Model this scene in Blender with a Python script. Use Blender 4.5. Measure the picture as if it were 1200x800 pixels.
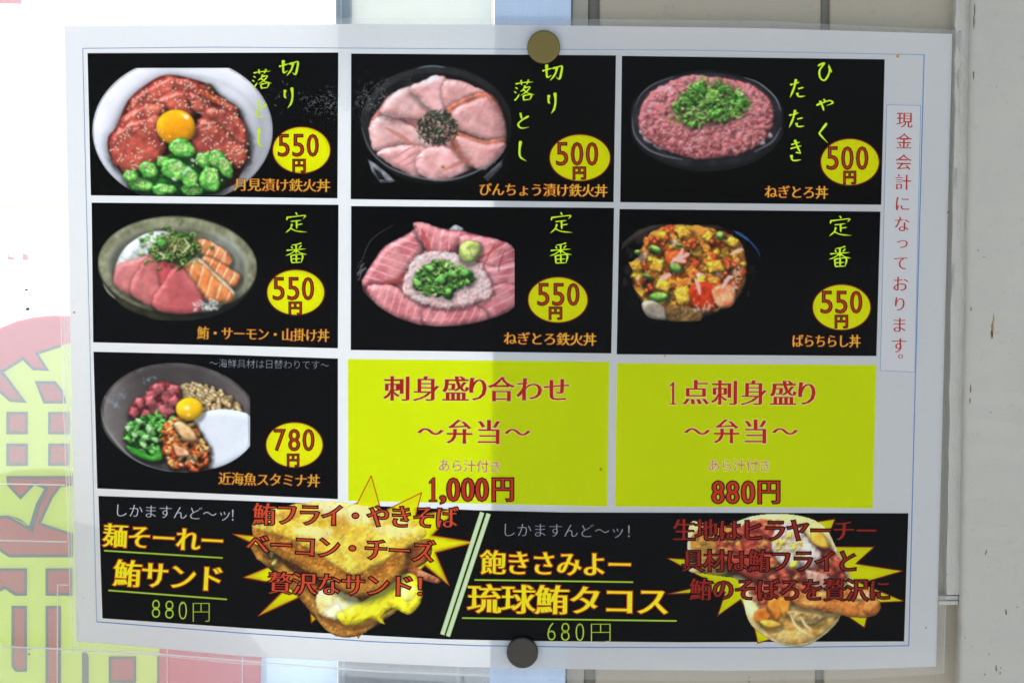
import bpy, math, random
import numpy as np
from mathutils import Vector, Matrix
from mathutils.geometry import tessellate_polygon
sc = bpy.context.scene; COL = sc.collection
for o in list(bpy.data.objects): bpy.data.objects.remove(o)
R = math.radians
EXPO = 0.76; PGAIN = 1.2
# ---------------------------------------------------------------- camera, sky, sun, exposure
CAM = np.array([0.0497, -0.6792, 0.0649]); ROT = (1.480346, -0.008974, 0.062325); FPX = 1200*50/36
cd = bpy.data.cameras.new('camera'); cam = bpy.data.objects.new('camera', cd); COL.objects.link(cam)
cam.location = CAM; cam.rotation_euler = ROT; cd.lens = 50; cd.sensor_width = 36; cd.clip_start = .01; cd.clip_end = 2000; sc.camera = cam
SUN_EL, SUN_AZ = 46, -14                       # high sun behind the door, a little to the left
w = bpy.data.worlds.new('World'); sc.world = w; w.use_nodes = True; nt = w.node_tree
sky = nt.nodes.new('ShaderNodeTexSky'); sky.sky_type = 'NISHITA'; sky.sun_disc = False
sky.sun_elevation = R(SUN_EL); sky.sun_rotation = R(SUN_AZ); sky.dust_density = 2.0; sky.air_density = 1.0; sky.ozone_density = 1.0
bg = nt.nodes['Background']; bg.inputs['Strength'].default_value = .15; tint = nt.nodes.new('ShaderNodeVectorMath'); tint.operation = 'MULTIPLY'; tint.inputs[1].default_value = (1.11, 1.0, .89)   # hazy, warmer daylight
nt.links.new(sky.outputs[0], tint.inputs[0]); nt.links.new(tint.outputs[0], bg.inputs['Color'])
sd = bpy.data.lights.new('sun', 'SUN'); sun = bpy.data.objects.new('sun', sd); COL.objects.link(sun)
sd.energy = 4.0; sd.angle = R(.5); sd.color = (1, .96, .9)
sdir = Vector((math.sin(R(SUN_AZ))*math.cos(R(SUN_EL)), math.cos(R(SUN_AZ))*math.cos(R(SUN_EL)), math.sin(R(SUN_EL))))
sun.rotation_euler = sdir.to_track_quat('Z', 'Y').to_euler(); sun.location = sdir*5
vs = sc.view_settings; vs.view_transform = 'Standard'; vs.look = 'None'; vs.exposure = EXPO; vs.gamma = 1; vs.use_curve_mapping = False
sc.render.engine = 'CYCLES'; sc.cycles.transparent_max_bounces = 24; sc.cycles.max_bounces = 10

# ---------------------------------------------------------------- where a point of the sheet or of a wall face lies
RM = np.array(Matrix.Rotation(ROT[2], 3, 'Z') @ Matrix.Rotation(ROT[1], 3, 'Y') @ Matrix.Rotation(ROT[0], 3, 'X'))
def at(px, py, Y=0.):
    px, py = np.broadcast_arrays(np.asarray(px, float), np.asarray(py, float))
    d = np.stack([(px-600)/FPX, -(py-400)/FPX, -np.ones_like(px)], -1) @ RM.T
    t = (np.asarray(Y, float)-CAM[1])/d[..., 1]
    return CAM+d*t[..., None]
def curl(px, py):                               # how far the sheet stands off the door
    u = np.clip((430-px)/360, 0, 1.2); v = np.clip((px-820)/300, 0, 1.2); b = .45+.55*np.clip(py/750, 0, 1)
    return .0007+.0036*u*u*b+.0022*v*v
def on_sheet(px, py, lift):
    px = np.asarray(px, float); py = np.asarray(py, float)
    return at(px, py, -(curl(px, py)+lift))

# ---------------------------------------------------------------- objects
def tag(o, label=None, cat=None, group=None, kind=None):
    for k, v in (('label', label), ('category', cat), ('group', group), ('kind', kind)):
        if v: o[k] = v
    return o
def empty(name, loc, label, cat, group=None):
    o = bpy.data.objects.new(name, None); COL.objects.link(o); o.location = loc; o.empty_display_size = .02
    return tag(o, label, cat, group)
def link(name, me, parent=None):
    o = bpy.data.objects.new(name, me); COL.objects.link(o)
    if parent is not None:
        o.parent = parent; bpy.context.view_layer.update if False else None
        o.matrix_parent_inverse = Matrix.Translation(ORG[parent.name]).inverted() if parent.name in ORG else Matrix()
    return o
ORG = {}
def mesh(name, V, F, mats, parent=None, mi=None, smooth=False):
    me = bpy.data.meshes.new(name); V = np.asarray(V, float)
    me.from_pydata([tuple(v) for v in V], [], [tuple(f) for f in F])
    for m in (mats if isinstance(mats, (list, tuple)) else [mats]): me.materials.append(m)
    if mi is not None: me.polygons.foreach_set('material_index', np.asarray(mi, np.int32))
    if smooth: me.polygons.foreach_set('use_smooth', [True]*len(me.polygons))
    me.update(); return link(name, me, parent)

# ---------------------------------------------------------------- materials
def lin(c): 
    c = np.array(c[:3])/255.; return tuple(np.where(c < .04045, c/12.92, ((c+.055)/1.055)**2.4))+(1,)
def N(nt, t, **kw):
    n = nt.nodes.new(t)
    for k, v in kw.items():
        if k[0] == '_': setattr(n, k[1:], v)
        else: n.inputs[k.replace('__', ' ')].default_value = v
    return n
def base(name):
    m = bpy.data.materials.new(name); m.use_nodes = True; nt = m.node_tree; return m, nt, nt.nodes['Principled BSDF'], nt.nodes['Material Output']
def ink(name, rgb, gain=1., trans=.10, mott=.05, rough=.55, sc_=900):
    """print on the paper: a faint mottle, a little light coming through from behind"""
    m, nt, p, out = base(name); c = np.array(lin(rgb)[:3])*gain
    no = N(nt, 'ShaderNodeTexNoise', Scale=sc_, Detail=3.); co = N(nt, 'ShaderNodeTexCoord'); nt.links.new(co.outputs['Object'], no.inputs['Vector'])
    r = N(nt, 'ShaderNodeMapRange'); r.inputs[1].default_value = .25; r.inputs[2].default_value = .75; r.inputs[3].default_value = 1-mott; r.inputs[4].default_value = 1+mott
    n0 = N(nt, 'ShaderNodeTexNoise', Scale=14., Detail=4.); nt.links.new(co.outputs['Object'], n0.inputs['Vector']); av = N(nt, 'ShaderNodeMath', _operation='MULTIPLY_ADD'); av.inputs[1].default_value = .6; nt.links.new(n0.outputs[0], av.inputs[0]); sb = N(nt, 'ShaderNodeMath', _operation='SUBTRACT'); sb.inputs[1].default_value = .3; nt.links.new(no.outputs[0], sb.inputs[0]); nt.links.new(sb.outputs[0], av.inputs[2]); nt.links.new(av.outputs[0], r.inputs[0]); mx = N(nt, 'ShaderNodeVectorMath', _operation='SCALE'); mx.inputs[0].default_value = c; nt.links.new(r.outputs[0], mx.inputs['Scale'])
    nt.links.new(mx.outputs[0], p.inputs['Base Color']); p.inputs['Roughness'].default_value = rough; p.inputs['Specular IOR Level'].default_value = .08
    if trans:
        tr = N(nt, 'ShaderNodeBsdfTranslucent'); nt.links.new(mx.outputs[0], tr.inputs[0]); ms = N(nt, 'ShaderNodeMixShader', Fac=trans)
        nt.links.new(p.outputs[0], ms.inputs[1]); nt.links.new(tr.outputs[0], ms.inputs[2]); nt.links.new(ms.outputs[0], out.inputs[0])
    return m
def paint(name, rgb, rough=.45, var=.08, sc_=14, dirt=.25, dirtc=(96, 88, 74), stretch=(1, 1, .25), bump=.25, bsc=90, spec=.35):
    """old brushed paint: uneven tone, vertical brush marks, grime specks, small dents"""
    m, nt, p, out = base(name); L = nt.links.new; c = lin(rgb)
    co = N(nt, 'ShaderNodeTexCoord'); mp = N(nt, 'ShaderNodeMapping'); mp.inputs['Scale'].default_value = stretch; L(co.outputs['Object'], mp.inputs['Vector'])
    n1 = N(nt, 'ShaderNodeTexNoise', Scale=sc_, Detail=6., Roughness=.6); L(mp.outputs[0], n1.inputs['Vector'])
    r = N(nt, 'ShaderNodeMapRange'); r.inputs[1].default_value = .3; r.inputs[2].default_value = .7; r.inputs[3].default_value = 1-var; r.inputs[4].default_value = 1+var; L(n1.outputs[0], r.inputs[0])
    mx = N(nt, 'ShaderNodeVectorMath', _operation='SCALE'); mx.inputs[0].default_value = c[:3]; L(r.outputs[0], mx.inputs['Scale'])
    n2 = N(nt, 'ShaderNodeTexNoise', Scale=sc_*16, Detail=4., Roughness=.7); L(co.outputs['Object'], n2.inputs['Vector'])
    r2 = N(nt, 'ShaderNodeMapRange'); r2.inputs[1].default_value = .60; r2.inputs[2].default_value = .78; r2.inputs[3].default_value = 0; r2.inputs[4].default_value = dirt; L(n2.outputs[0], r2.inputs[0])
    mc = N(nt, 'ShaderNodeMix', _data_type='RGBA'); L(r2.outputs[0], mc.inputs[0]); L(mx.outputs[0], mc.inputs[6]); mc.inputs[7].default_value = lin(dirtc)
    L(mc.outputs[2], p.inputs['Base Color']); p.inputs['Roughness'].default_value = rough; p.inputs['Specular IOR Level'].default_value = spec
    mp2 = N(nt, 'ShaderNodeMapping'); mp2.inputs['Scale'].default_value = (stretch[0]*bsc, bsc, stretch[2]*bsc); L(co.outputs['Object'], mp2.inputs['Vector'])
    n3 = N(nt, 'ShaderNodeTexNoise', Scale=1., Detail=7., Roughness=.65); L(mp2.outputs[0], n3.inputs['Vector'])
    b = N(nt, 'ShaderNodeBump', Strength=bump, Distance=.001); L(n3.outputs[0], b.inputs['Height']); L(b.outputs[0], p.inputs['Normal'])
    return m
def clear(name, haze=.0, tint=(1, 1, 1), ior=1.45, rough=.04, bump=0., bsc=60, hcol=(.9, .93, .95), refl=1., trf=.5):
    """thin clear plastic or glass: see-through, Fresnel gloss, optional haze for dust, scuffs or a painted-in reflection veil"""
    m, nt, p, out = base(name); nt.nodes.remove(p); L = nt.links.new
    tr = N(nt, 'ShaderNodeBsdfTransparent'); tr.inputs[0].default_value = tuple(tint)+(1,); gl = N(nt, 'ShaderNodeBsdfGlossy', Roughness=rough)
    fr = N(nt, 'ShaderNodeFresnel', IOR=ior); mu = N(nt, 'ShaderNodeMath', _operation='MULTIPLY'); mu.inputs[1].default_value = refl; L(fr.outputs[0], mu.inputs[0])
    last = tr
    if haze:
        df = N(nt, 'ShaderNodeBsdfDiffuse'); df.inputs[0].default_value = hcol+(1,); tl = N(nt, 'ShaderNodeBsdfTranslucent'); tl.inputs[0].default_value = hcol+(1,)
        a = N(nt, 'ShaderNodeMixShader', Fac=trf); L(df.outputs[0], a.inputs[1]); L(tl.outputs[0], a.inputs[2]); b = N(nt, 'ShaderNodeMixShader', Fac=haze); L(tr.outputs[0], b.inputs[1]); L(a.outputs[0], b.inputs[2]); last = b
    ms = N(nt, 'ShaderNodeMixShader'); L(mu.outputs[0], ms.inputs[0]); L(last.outputs[0], ms.inputs[1]); L(gl.outputs[0], ms.inputs[2]); L(ms.outputs[0], out.inputs[0])
    if bump:
        co = N(nt, 'ShaderNodeTexCoord'); n = N(nt, 'ShaderNodeTexNoise', Scale=bsc, Detail=3.); L(co.outputs['Object'], n.inputs['Vector'])
        bp = N(nt, 'ShaderNodeBump', Strength=bump, Distance=.001); L(n.outputs[0], bp.inputs['Height']); L(bp.outputs[0], gl.inputs['Normal']); L(bp.outputs[0], fr.inputs['Normal'])
    return m
def cloth(name, rgb, tl=.5):
    m, nt, p, out = base(name); p.inputs['Base Color'].default_value = lin(rgb); p.inputs['Roughness'].default_value = .9
    t = N(nt, 'ShaderNodeBsdfTranslucent'); t.inputs[0].default_value = lin(rgb); ms = N(nt, 'ShaderNodeMixShader', Fac=tl)
    nt.links.new(p.outputs[0], ms.inputs[1]); nt.links.new(t.outputs[0], ms.inputs[2]); nt.links.new(ms.outputs[0], out.inputs[0]); return m

# ---------------------------------------------------------------- background geometry
def slab(name, c4, Yf, depth, mat, parent=None, bevel=.0006, nz=1, rough=0., seed=0):
    """box whose front face has the four given corners (TL, TR, BR, BL as seen) at depth Yf"""
    A = [at(x, y, Yf) for x, y in c4]; V = []; F = []
    rnd = np.random.RandomState(seed)
    for j in range(nz+1):
        t = j/nz; l = A[0]*(1-t)+A[3]*t; r = A[1]*(1-t)+A[2]*t
        if rough: l = l+rnd.normal(0, rough, 3)*np.array([1, .6, 0]); r = r+rnd.normal(0, rough, 3)*np.array([1, .6, 0])
        V += [l, r, r+np.array([0, depth, 0]), l+np.array([0, depth, 0])]
    for j in range(nz):
        a = 4*j
        for k in range(4): F.append((a+k, a+4+k, a+4+(k+1) % 4, a+(k+1) % 4))
    F += [(0, 1, 2, 3), (4*nz+3, 4*nz+2, 4*nz+1, 4*nz)]
    o = mesh(name, V, F, mat, parent)
    if bevel:
        b = o.modifiers.new('bevel', 'BEVEL'); b.width = bevel; b.segments = 2; b.limit_method = 'ANGLE'; b.angle_limit = R(40)
    return o
def flat(name, polys, mats, Y, parent=None, mi=None):
    """flat outlines at one depth"""
    V = []; F = []; M = []
    for k, p in enumerate(polys):
        yk = Y[k] if isinstance(Y, (list, tuple)) else Y
        P = [at(x, y, yk) for x, y in p]; b = len(V); V += P
        for t in tessellate_polygon([[Vector((x, -y, 0)) for x, y in p]]): F.append(tuple(b+i for i in t)); M.append(mi[k] if mi else 0)
    return mesh(name, V, F, mats, parent, M)
def band(pts, w, closed=True):
    """quads along an outline, w wide"""
    p = np.array(pts, float); n = len(p); L_ = []; R_ = []
    for i in range(n):
        a = p[i-1] if (closed or i) else p[i]; b = p[(i+1) % n] if (closed or i < n-1) else p[i]
        e1 = p[i]-a; e2 = b-p[i]; e1 = e1/(np.hypot(*e1)+1e-9); e2 = e2/(np.hypot(*e2)+1e-9)
        if not closed and i == 0: e1 = e2
        if not closed and i == n-1: e2 = e1
        nn = np.array([-(e1+e2)[1], (e1+e2)[0]]); l = np.hypot(*nn); nn = nn/(l+1e-9); nn = nn/max(.35, np.hypot(*(e1+e2))/2)
        L_.append(p[i]+nn*w/2); R_.append(p[i]-nn*w/2)
    out = []
    for i in range(n if closed else n-1):
        j = (i+1) % n; out.append([L_[i], L_[j], R_[j], R_[i]])
    return out

# ---- ground and far things seen, washed out, through the glass
g = mesh('ground', [(-400, -60, -1.45), (400, -60, -1.45), (400, 900, -1.45), (-400, 900, -1.45)], [(0, 1, 2, 3)], paint('pale_concrete', (196, 200, 200), var=.2, sc_=.6, stretch=(1, 1, 1), bsc=3, dirt=.3)); tag(g, kind='structure')
m_far = paint('far_wall', (205, 216, 226), sc_=.3, stretch=(1, 1, 1), bsc=2, bump=.1); m_fr = paint('far_roof', (120, 150, 175), sc_=.3, stretch=(1, 1, 1), bsc=2, bump=.1)
def far_house(x0, x1, ytop, Y, label, roofh=.8):
    a = at(x0, ytop, Y); b = at(x1, ytop, Y); w_ = b[0]-a[0]; h = a[2]+1.45; loc = ((a[0]+b[0])/2, Y, -1.45)
    e = empty('house', loc, label, 'house', 'pale houses across the water front'); ORG[e.name] = Vector(loc)
    V = [(sx*w_/2, sy*2.5, z) for z in (0, h-roofh) for sx, sy in ((-1, -1), (1, -1), (1, 1), (-1, 1))]
    def P(v): return [(loc[0]+q[0], loc[1]+q[1], loc[2]+q[2]) for q in v]
    mesh('wall', P(V), [(0, 1, 5, 4), (1, 2, 6, 5), (2, 3, 7, 6), (3, 0, 4, 7)], m_far, e)
    rv = [(sx*w_*.53, sy*2.8, h-roofh) for sx, sy in ((-1, -1), (1, -1), (1, 1), (-1, 1))]+[(-w_*.4, 0, h), (w_*.4, 0, h)]
    mesh('roof', P(rv), [(0, 1, 5, 4), (1, 2, 5), (2, 3, 4, 5), (3, 0, 4), (3, 2, 1, 0)], m_fr, e)
    for k in (-1, 0, 1):
        wx = k*w_*.28; z = (h-roofh)*.55
        mesh('window', P([(wx-w_*.08, -2.52, z-.4), (wx+w_*.08, -2.52, z-.4), (wx+w_*.08, -2.52, z+.4), (wx-w_*.08, -2.52, z+.4)]), [(0, 1, 2, 3)], m_fr, e)
far_house(-30, 22, 296, 70, 'pale house far outside, leftmost one above the round red sign')
far_house(30, 74, 293, 76, 'pale low house far outside, right of the other and beside the sheet', .5)
m_pole = paint('pole_grey', (120, 124, 130), sc_=4); m_flag = cloth('red_flag', (214, 70, 84), .5)
for k, (x, yt, yb, lab) in enumerate([(13, 290, 322, 'small red pennant on a leaning pole, left one far outside'), (27, 288, 318, 'small red pennant on an upright pole, right one far outside')]):
    a = at(x, yt, 40.); b = at(x, yb, 40.); e = empty('pennant', tuple(b), lab, 'flag', 'red pennants far outside'); ORG[e.name] = Vector(b)
    b2 = b+np.array([0, 0, -1.]); s_ = .012
    top = a+np.array([-.10 if k == 0 else 0, 0, 0])
    mesh('pole', [p+np.array(q) for p in (b2, top) for q in ((-s_, -s_, 0), (s_, -s_, 0), (s_, s_, 0), (-s_, s_, 0))], [(0, 1, 5, 4), (1, 2, 6, 5), (2, 3, 7, 6), (3, 0, 4, 7), (4, 5, 6, 7)], m_pole, e)
    q = top*.55+b*.45; mesh('cloth', [q+np.array(v) for v in ((0, -.03, .10), (.16, -.05, .08), (.19, -.02, -.20), (.04, -.03, -.28))], [(0, 1, 2, 3)], m_flag, e)

# ---- shop banner behind the glass (yellow character with grey outlines on red)
BY = .085
m_by = cloth('banner_yellow', (226, 240, 70), .65); m_br = cloth('banner_red', (222, 70, 80), .6); m_bg = cloth('banner_outline', (96, 100, 120))
a = at(110, 800, BY); ban = empty('shop_banner', tuple(a), 'round topped red and yellow shop banner with grey outlined lettering behind the glass', 'banner'); ORG[ban.name] = Vector(a)
arc = [(-60, 430), (-30, 402), (0, 384), (20, 376), (40, 371.5), (62, 369.5), (86, 370), (110, 373), (150, 385), (200, 410), (250, 450), (309, 520)]
clothp = flat('cloth', [arc+[(309, 900), (-60, 900)]], [cloth('banner_cloth', (240, 240, 232))], BY, ban)
s_ = clothp.modifiers.new('thickness', 'SOLIDIFY'); s_.thickness = .0012; s_.offset = 1
field = [(-60, 480), (-60, 470), (0, 437), (27, 420), (39, 432), (55, 433), (43, 414), (71, 405), (110, 395), (110, 470), (187, 470), (187, 900), (-60, 900)]
flat('printed_field', [field], [m_by], BY-.0008, ban)
flat('printed_ground', [arc[:-3]+[(187, 396), (187, 470), (110, 470), (110, 395), (71, 405), (43, 414), (55, 433), (39, 432), (27, 420), (0, 437), (-60, 470)], [arc[8], arc[9], arc[10], arc[11], (309, 900), (187, 900), (187, 403)]], [m_br], [BY-.0009, BY-.00092], ban)
reds = [[(-8, 424), (4, 438), (28, 470), (12, 469), (-8, 452)], [(43, 448), (64, 448), (72, 458), (76, 471), (52, 471)], [(9, 484), (31, 484), (31, 507), (9, 507)], [(58, 484), (80, 484), (80, 507), (58, 507)],
        [(9, 521), (31, 521), (31, 544), (9, 544)], [(58, 521), (80, 521), (80, 544), (58, 544)],
        [(-6, 567), (9, 567), (9, 559), (84, 559), (84, 567), (70, 568), (60, 583), (46, 613), (84, 626), (84, 651), (11, 651), (-6, 640), (-6, 608), (10, 605), (24, 583), (12, 571)],
        [(-6, 667), (30, 667), (30, 696), (18, 696), (6, 688), (-6, 694)], [(55, 667), (84, 667), (84, 696), (55, 696)], [(15, 711), (30, 711), (30, 785), (19, 785), (15, 780)], [(55, 711), (70, 711), (70, 830), (55, 830)],
        [(129, 770), (158, 770), (158, 798), (129, 798)]]
reds[6] = [(9, 559), (84, 559), (84, 567), (70, 569), (60, 583), (46, 613), (84, 626), (84, 651), (11, 651), (-6, 640), (-6, 606), (9, 605), (37, 621), (46, 590), (55, 572), (40, 566), (24, 583), (10, 568)]
polys = []; mi = []; ys = []
for k, p in enumerate(reds): polys.append(p); mi.append(0); ys.append(BY-.0016)
for k, p in enumerate(reds):
    for q in band(p, 3.4): polys.append(q); mi.append(1); ys.append(BY-.0022-.00002*k)
for q in band(field[2:8], 3.2, False): polys.append(q); mi.append(1); ys.append(BY-.0024)
for q in ([(24, 622-14), (37, 621), (46, 592), (56, 574), (52, 572), (42, 590), (34, 616), (10, 603)], [(96, 764), (100, 762), (104, 768), (104, 830), (96, 830)], [(184, 768), (187, 768), (187, 900), (184, 900)], [(58, 667-4), (60, 663), (60, 664), (58, 664)]): polys.append(q); mi.append(1); ys.append(BY-.0027)
flat('lettering', polys, [m_br, m_bg], ys, ban, mi)
p = flat('paper_notice', [[(-40, -40), (25, -40), (25, 5), (-40, 4)]], [m_br], .05); tag(p, 'pink red paper notice at the top left corner of the glass', 'notice')
s_ = p.modifiers.new('thickness', 'SOLIDIFY'); s_.thickness = .0004
# ---- glass and what stands right behind it
m_glass = clear('dusty_veiled_glass', haze=.22, rough=.02, tint=(.93, .975, 1.0), hcol=(.83, .90, .98), refl=.6)  # haze holds dust and the reflected sky veil; blue tint cools the backlight
gl = slab('glass_pane', [(-70, -70), (576, -70), (573, 870), (-60, 870)], .016, .0002, m_glass, bevel=0); tag(gl, 'dusty glass pane, sky reflection painted into its haze, of the sliding door left of the painted post', 'glass pane')
m_spot = paint('dirt_dark', (60, 56, 50)); 
for (x, y, r) in [(31, 339.5, 2), (32.5, 362, 2), (34, 766, 1.2), (35, 760, .9)]:
    t = np.linspace(0, 2*np.pi, 9)[:-1]; pts = [(x+r*1.2*math.cos(q), y+r*(.5 if y == 339.5 else .9)*math.sin(q)) for q in t]
    tag(flat('dirt_spot', [pts], [m_spot], .0155, gl), None)
m_ac = cloth('frosted_acrylic', (238, 236, 228), .6); m_gm = paint('grey_metal', (120, 126, 132), rough=.3, sc_=40); m_bx = paint('brown_grey_box', (58, 55, 54), sc_=20)
bp = slab('frosted_panel', [(411, -60), (578.5, -60), (578.5, 60), (411, 60)], .022, .003, m_ac); tag(bp, 'pale blue frosted panel above the sheet behind the glass', 'panel')
fr = slab('aluminium_bar', [(393, -60), (411, -60), (411, 70), (393, 70)], .018, .006, m_gm); tag(fr, 'thin grey aluminium bar above the sheet left of the frosted panel', 'frame bar')
slab('edge_strip', [(398.5, -60), (400.5, -60), (400.5, 70), (398.5, 70)], .0176, .0003, m_ac, fr, bevel=0)
bx = [(308, 760), (388, 763), (395, 768), (395.5, 775), (396, 870), (304, 870)]
lb = flat('leaflet_board', [bx], [cloth('pale_board', (222, 236, 246), .5)], .03); tag(lb, 'pale blue white board with a rounded corner below the sheet behind glass', 'board')
s_ = lb.modifiers.new('thickness', 'SOLIDIFY'); s_.thickness = .002
cb = slab('storage_box', [(396, 735), (573, 745), (572, 870), (396, 870)], .034, .05, m_bx); tag(cb, 'grey brown box behind the glass below the sheet', 'box')
for x0, x1 in ((401, 404), (535, 538)): slab('rib', [(x0, 735), (x1, 735), (x1, 870), (x0, 870)], .0335, .0006, m_gm, cb, bevel=0)
# clear sleeve hung on the glass: hardly visible but for its bright edges
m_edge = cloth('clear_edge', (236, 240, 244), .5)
sl = slab('clear_sleeve', [(-60, 757-3), (575, 788), (574, 870), (-60, 870)], .010, .0003, clear('sleeve_film', haze=.03, rough=.05), bevel=0); tag(sl, 'clear plastic sleeve with bright edges along the bottom of the glass', 'sleeve')
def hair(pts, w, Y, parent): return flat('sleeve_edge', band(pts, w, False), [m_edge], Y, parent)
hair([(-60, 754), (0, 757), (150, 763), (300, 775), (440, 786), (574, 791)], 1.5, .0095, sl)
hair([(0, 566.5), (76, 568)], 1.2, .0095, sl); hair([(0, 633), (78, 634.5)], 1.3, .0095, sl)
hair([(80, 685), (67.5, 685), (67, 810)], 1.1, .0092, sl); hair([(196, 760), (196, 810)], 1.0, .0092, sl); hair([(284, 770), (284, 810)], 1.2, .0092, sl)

# ---- painted door post, wall boards, trim
m_post = paint('post_paint', (184, 201, 223), var=.07, sc_=40, stretch=(1, 1, .12), bump=.5, bsc=260, dirt=.12)
po = slab('door_post', [(580, -70), (670, -70), (662, 870), (573, 870)], .0, .045, m_post, bevel=.0008); tag(po, 'light blue painted door post behind the middle of the sheet', 'post')
m_wall = paint('wall_paint', (164, 154, 135), var=.05, sc_=9, stretch=(1, 1, .5), bump=.35, bsc=200); m_groove = paint('groove_paint', (122, 117, 105), var=.1)
m_jamb = paint('jamb_paint', (167, 160, 146), var=.10, sc_=30)
wall = empty('board_wall', tuple(at(850, 860, .01)), 'off white painted board wall behind the right half of the sheet', 'wall'); ORG[wall.name] = Vector(at(850, 860, .01))
slab('jamb', [(671, -70), (690, -70), (684, 870), (663, 870)], .006, .03, m_jamb, wall)
slab('groove', [(690, -70), (704, -70), (699, 870), (684, 870)], .0085, .02, m_groove, wall)
slab('board', [(703, -70), (963, -70), (955, 870), (697, 870)], .003, .03, m_wall, wall, bevel=.0012)
slab('groove', [(962, -70), (974, -70), (966, 870), (954, 870)], .0065, .02, m_groove, wall)
slab('board', [(973, -70), (1140, -70), (1128, 870), (965, 870)], .003, .03, m_wall, wall, bevel=.0012)
m_trim = paint('thick_white_paint', (186, 181, 170), var=.06, sc_=60, stretch=(1, 1, .3), bump=1.0, bsc=420, rough=.35, dirt=.3)
tr = slab('trim_strip', [(1121, -70), (1141, -70), (1125.5, 697), (1109, 697)], -.0035, .009, m_trim, nz=40, rough=.00018, seed=4, bevel=.0006); tag(tr, 'thickly painted white trim strip between the sheet and the right board', 'trim')
slab('end_layer', [(1100, 697.5), (1123.5, 697.5), (1123.3, 703), (1100, 703)], -.003, .0085, m_trim, tr, bevel=.0004)
slab('end_layer', [(1100, 703.5), (1123.3, 703.5), (1123, 708.5), (1100, 708.5)], -.0036, .009, m_trim, tr, bevel=.0004)
m_right = paint('right_board_paint', (180, 175, 163), var=.05, sc_=12, stretch=(1, 1, .6), bump=.55, bsc=150, rough=.38, dirt=.18)
rb = slab('corner_board', [(1140.5, -70), (1300, -70), (1300, 870), (1124.5, 870)], -.0085, .03, m_right, nz=60, rough=.00012, seed=9, bevel=.003); tag(rb, 'wide off white painted corner board at the right edge with scratches and chips', 'board')
rb.modifiers['bevel'].segments = 4
m_chip = paint('chipped_wood', (150, 112, 66), var=.3, sc_=300); m_dk = paint('chip_dark', (74, 70, 62), var=.2)
rnd = random.Random(5)
def chip(x, y, w_, h_, m, par, Y=-.00862, tilt=0.):
    n = 9; pts = []
    for k in range(n):
        t = 2*math.pi*k/n; q = 1+rnd.uniform(-.35, .35); u = w_*.75*q*math.cos(t); v = h_*.8*q*math.sin(t); pts.append((x+u*math.cos(tilt)-v*math.sin(tilt), y+u*math.sin(tilt)+v*math.cos(tilt)))
    return flat('paint_chip', [pts], [m], Y, par)
for a_ in [(1163, 384, 1.6, 11, m_chip), (1162, 392, 1.8, 8, m_chip), (1164.5, 372, .9, 6, m_chip), (1155.5, 647, .8, 3.4, m_dk, .2), (1179, 716, 1.0, 4.4, m_dk, -.1), (1167.5, 783, 1.0, 5, m_dk, -.1), (1192, 711, .8, .9, m_dk), (1146, 293.5, 1, 1.1, m_dk), (1153, 301, .7, .8, m_dk), (1161, 483, .8, 1, m_dk), (1131, 747, .7, 1, m_dk), (1139, 757, .6, 1.6, m_chip, .4), (1159, 766, .6, 1.6, m_dk), (1154, 790, .8, 1.2, m_dk, .6), (1172, 788, .6, 2.4, m_dk), (1158, 664, .6, .6, m_dk), (1173, 782, .8, 1.0, m_dk), (1168, 102, .7, .9, m_dk)]:
    chip(a_[0], a_[1], a_[2], a_[3], a_[4], rb, tilt=a_[5] if len(a_) > 5 else 0)
for x, y, h_ in [(1140.6, 12, 9), (1139.8, 26, 9), (1139.4, 88, 6), (1136.5, 362, 3), (1136, 455, 7), (1135.2, 470, 5)]: chip(x+1.5, y, .8, h_, m_dk, rb, -.0087)
for x, y in [(878, 793), (878, 798), (1111, 248)]: chip(x, y, 1.2, 1.2, m_dk, wall, .0028)
chip(1110.5, 249.5, 1.1, 1.1, m_dk, tr, -.0037); chip(1110, 673, .8, .8, m_dk, tr, -.0037)

# ---------------------------------------------------------------- printed food pictures (flat print on the sheet)
_rs = np.random.RandomState(7)
_NG = _rs.rand(8, 64, 64)
def _vn(x, y, seed):
    g = _NG[seed % 8]; xi = np.floor(x).astype(int); yi = np.floor(y).astype(int)
    fx = x-xi; fy = y-yi; fx = fx*fx*(3-2*fx); fy = fy*fy*(3-2*fy)
    a = g[yi % 64, xi % 64]; b = g[yi % 64, (xi+1) % 64]; c = g[(yi+1) % 64, xi % 64]; d = g[(yi+1) % 64, (xi+1) % 64]
    return (a*(1-fx)+b*fx)*(1-fy)+(c*(1-fx)+d*fx)*fy
def noise(x, y, sc, seed=0, octv=3):
    t = 0; amp = .5; x = x/sc+seed*7.31; y = y/sc+seed*3.77
    for k in range(octv):
        t = t+amp*_vn(x, y, seed+k); x = x*2.03; y = y*2.03; amp *= .5
    return t/(1-.5**octv)-.5
def sstep(a, b, v):
    t = np.clip((v-a)/(b-a), 0, 1); return t*t*(3-2*t)
def smooth_poly(pts, n=5):
    p = np.array(pts, float); N = len(p); out = []
    for i in range(N):
        p0, p1, p2, p3 = p[i-1], p[i], p[(i+1) % N], p[(i+2) % N]
        for k in range(n):
            t = k/n
            out.append(.5*(2*p1+(p2-p0)*t+(2*p0-5*p1+4*p2-p3)*t*t+(3*p1-p0-3*p2+p3)*t**3))
    return np.array(out)
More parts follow.
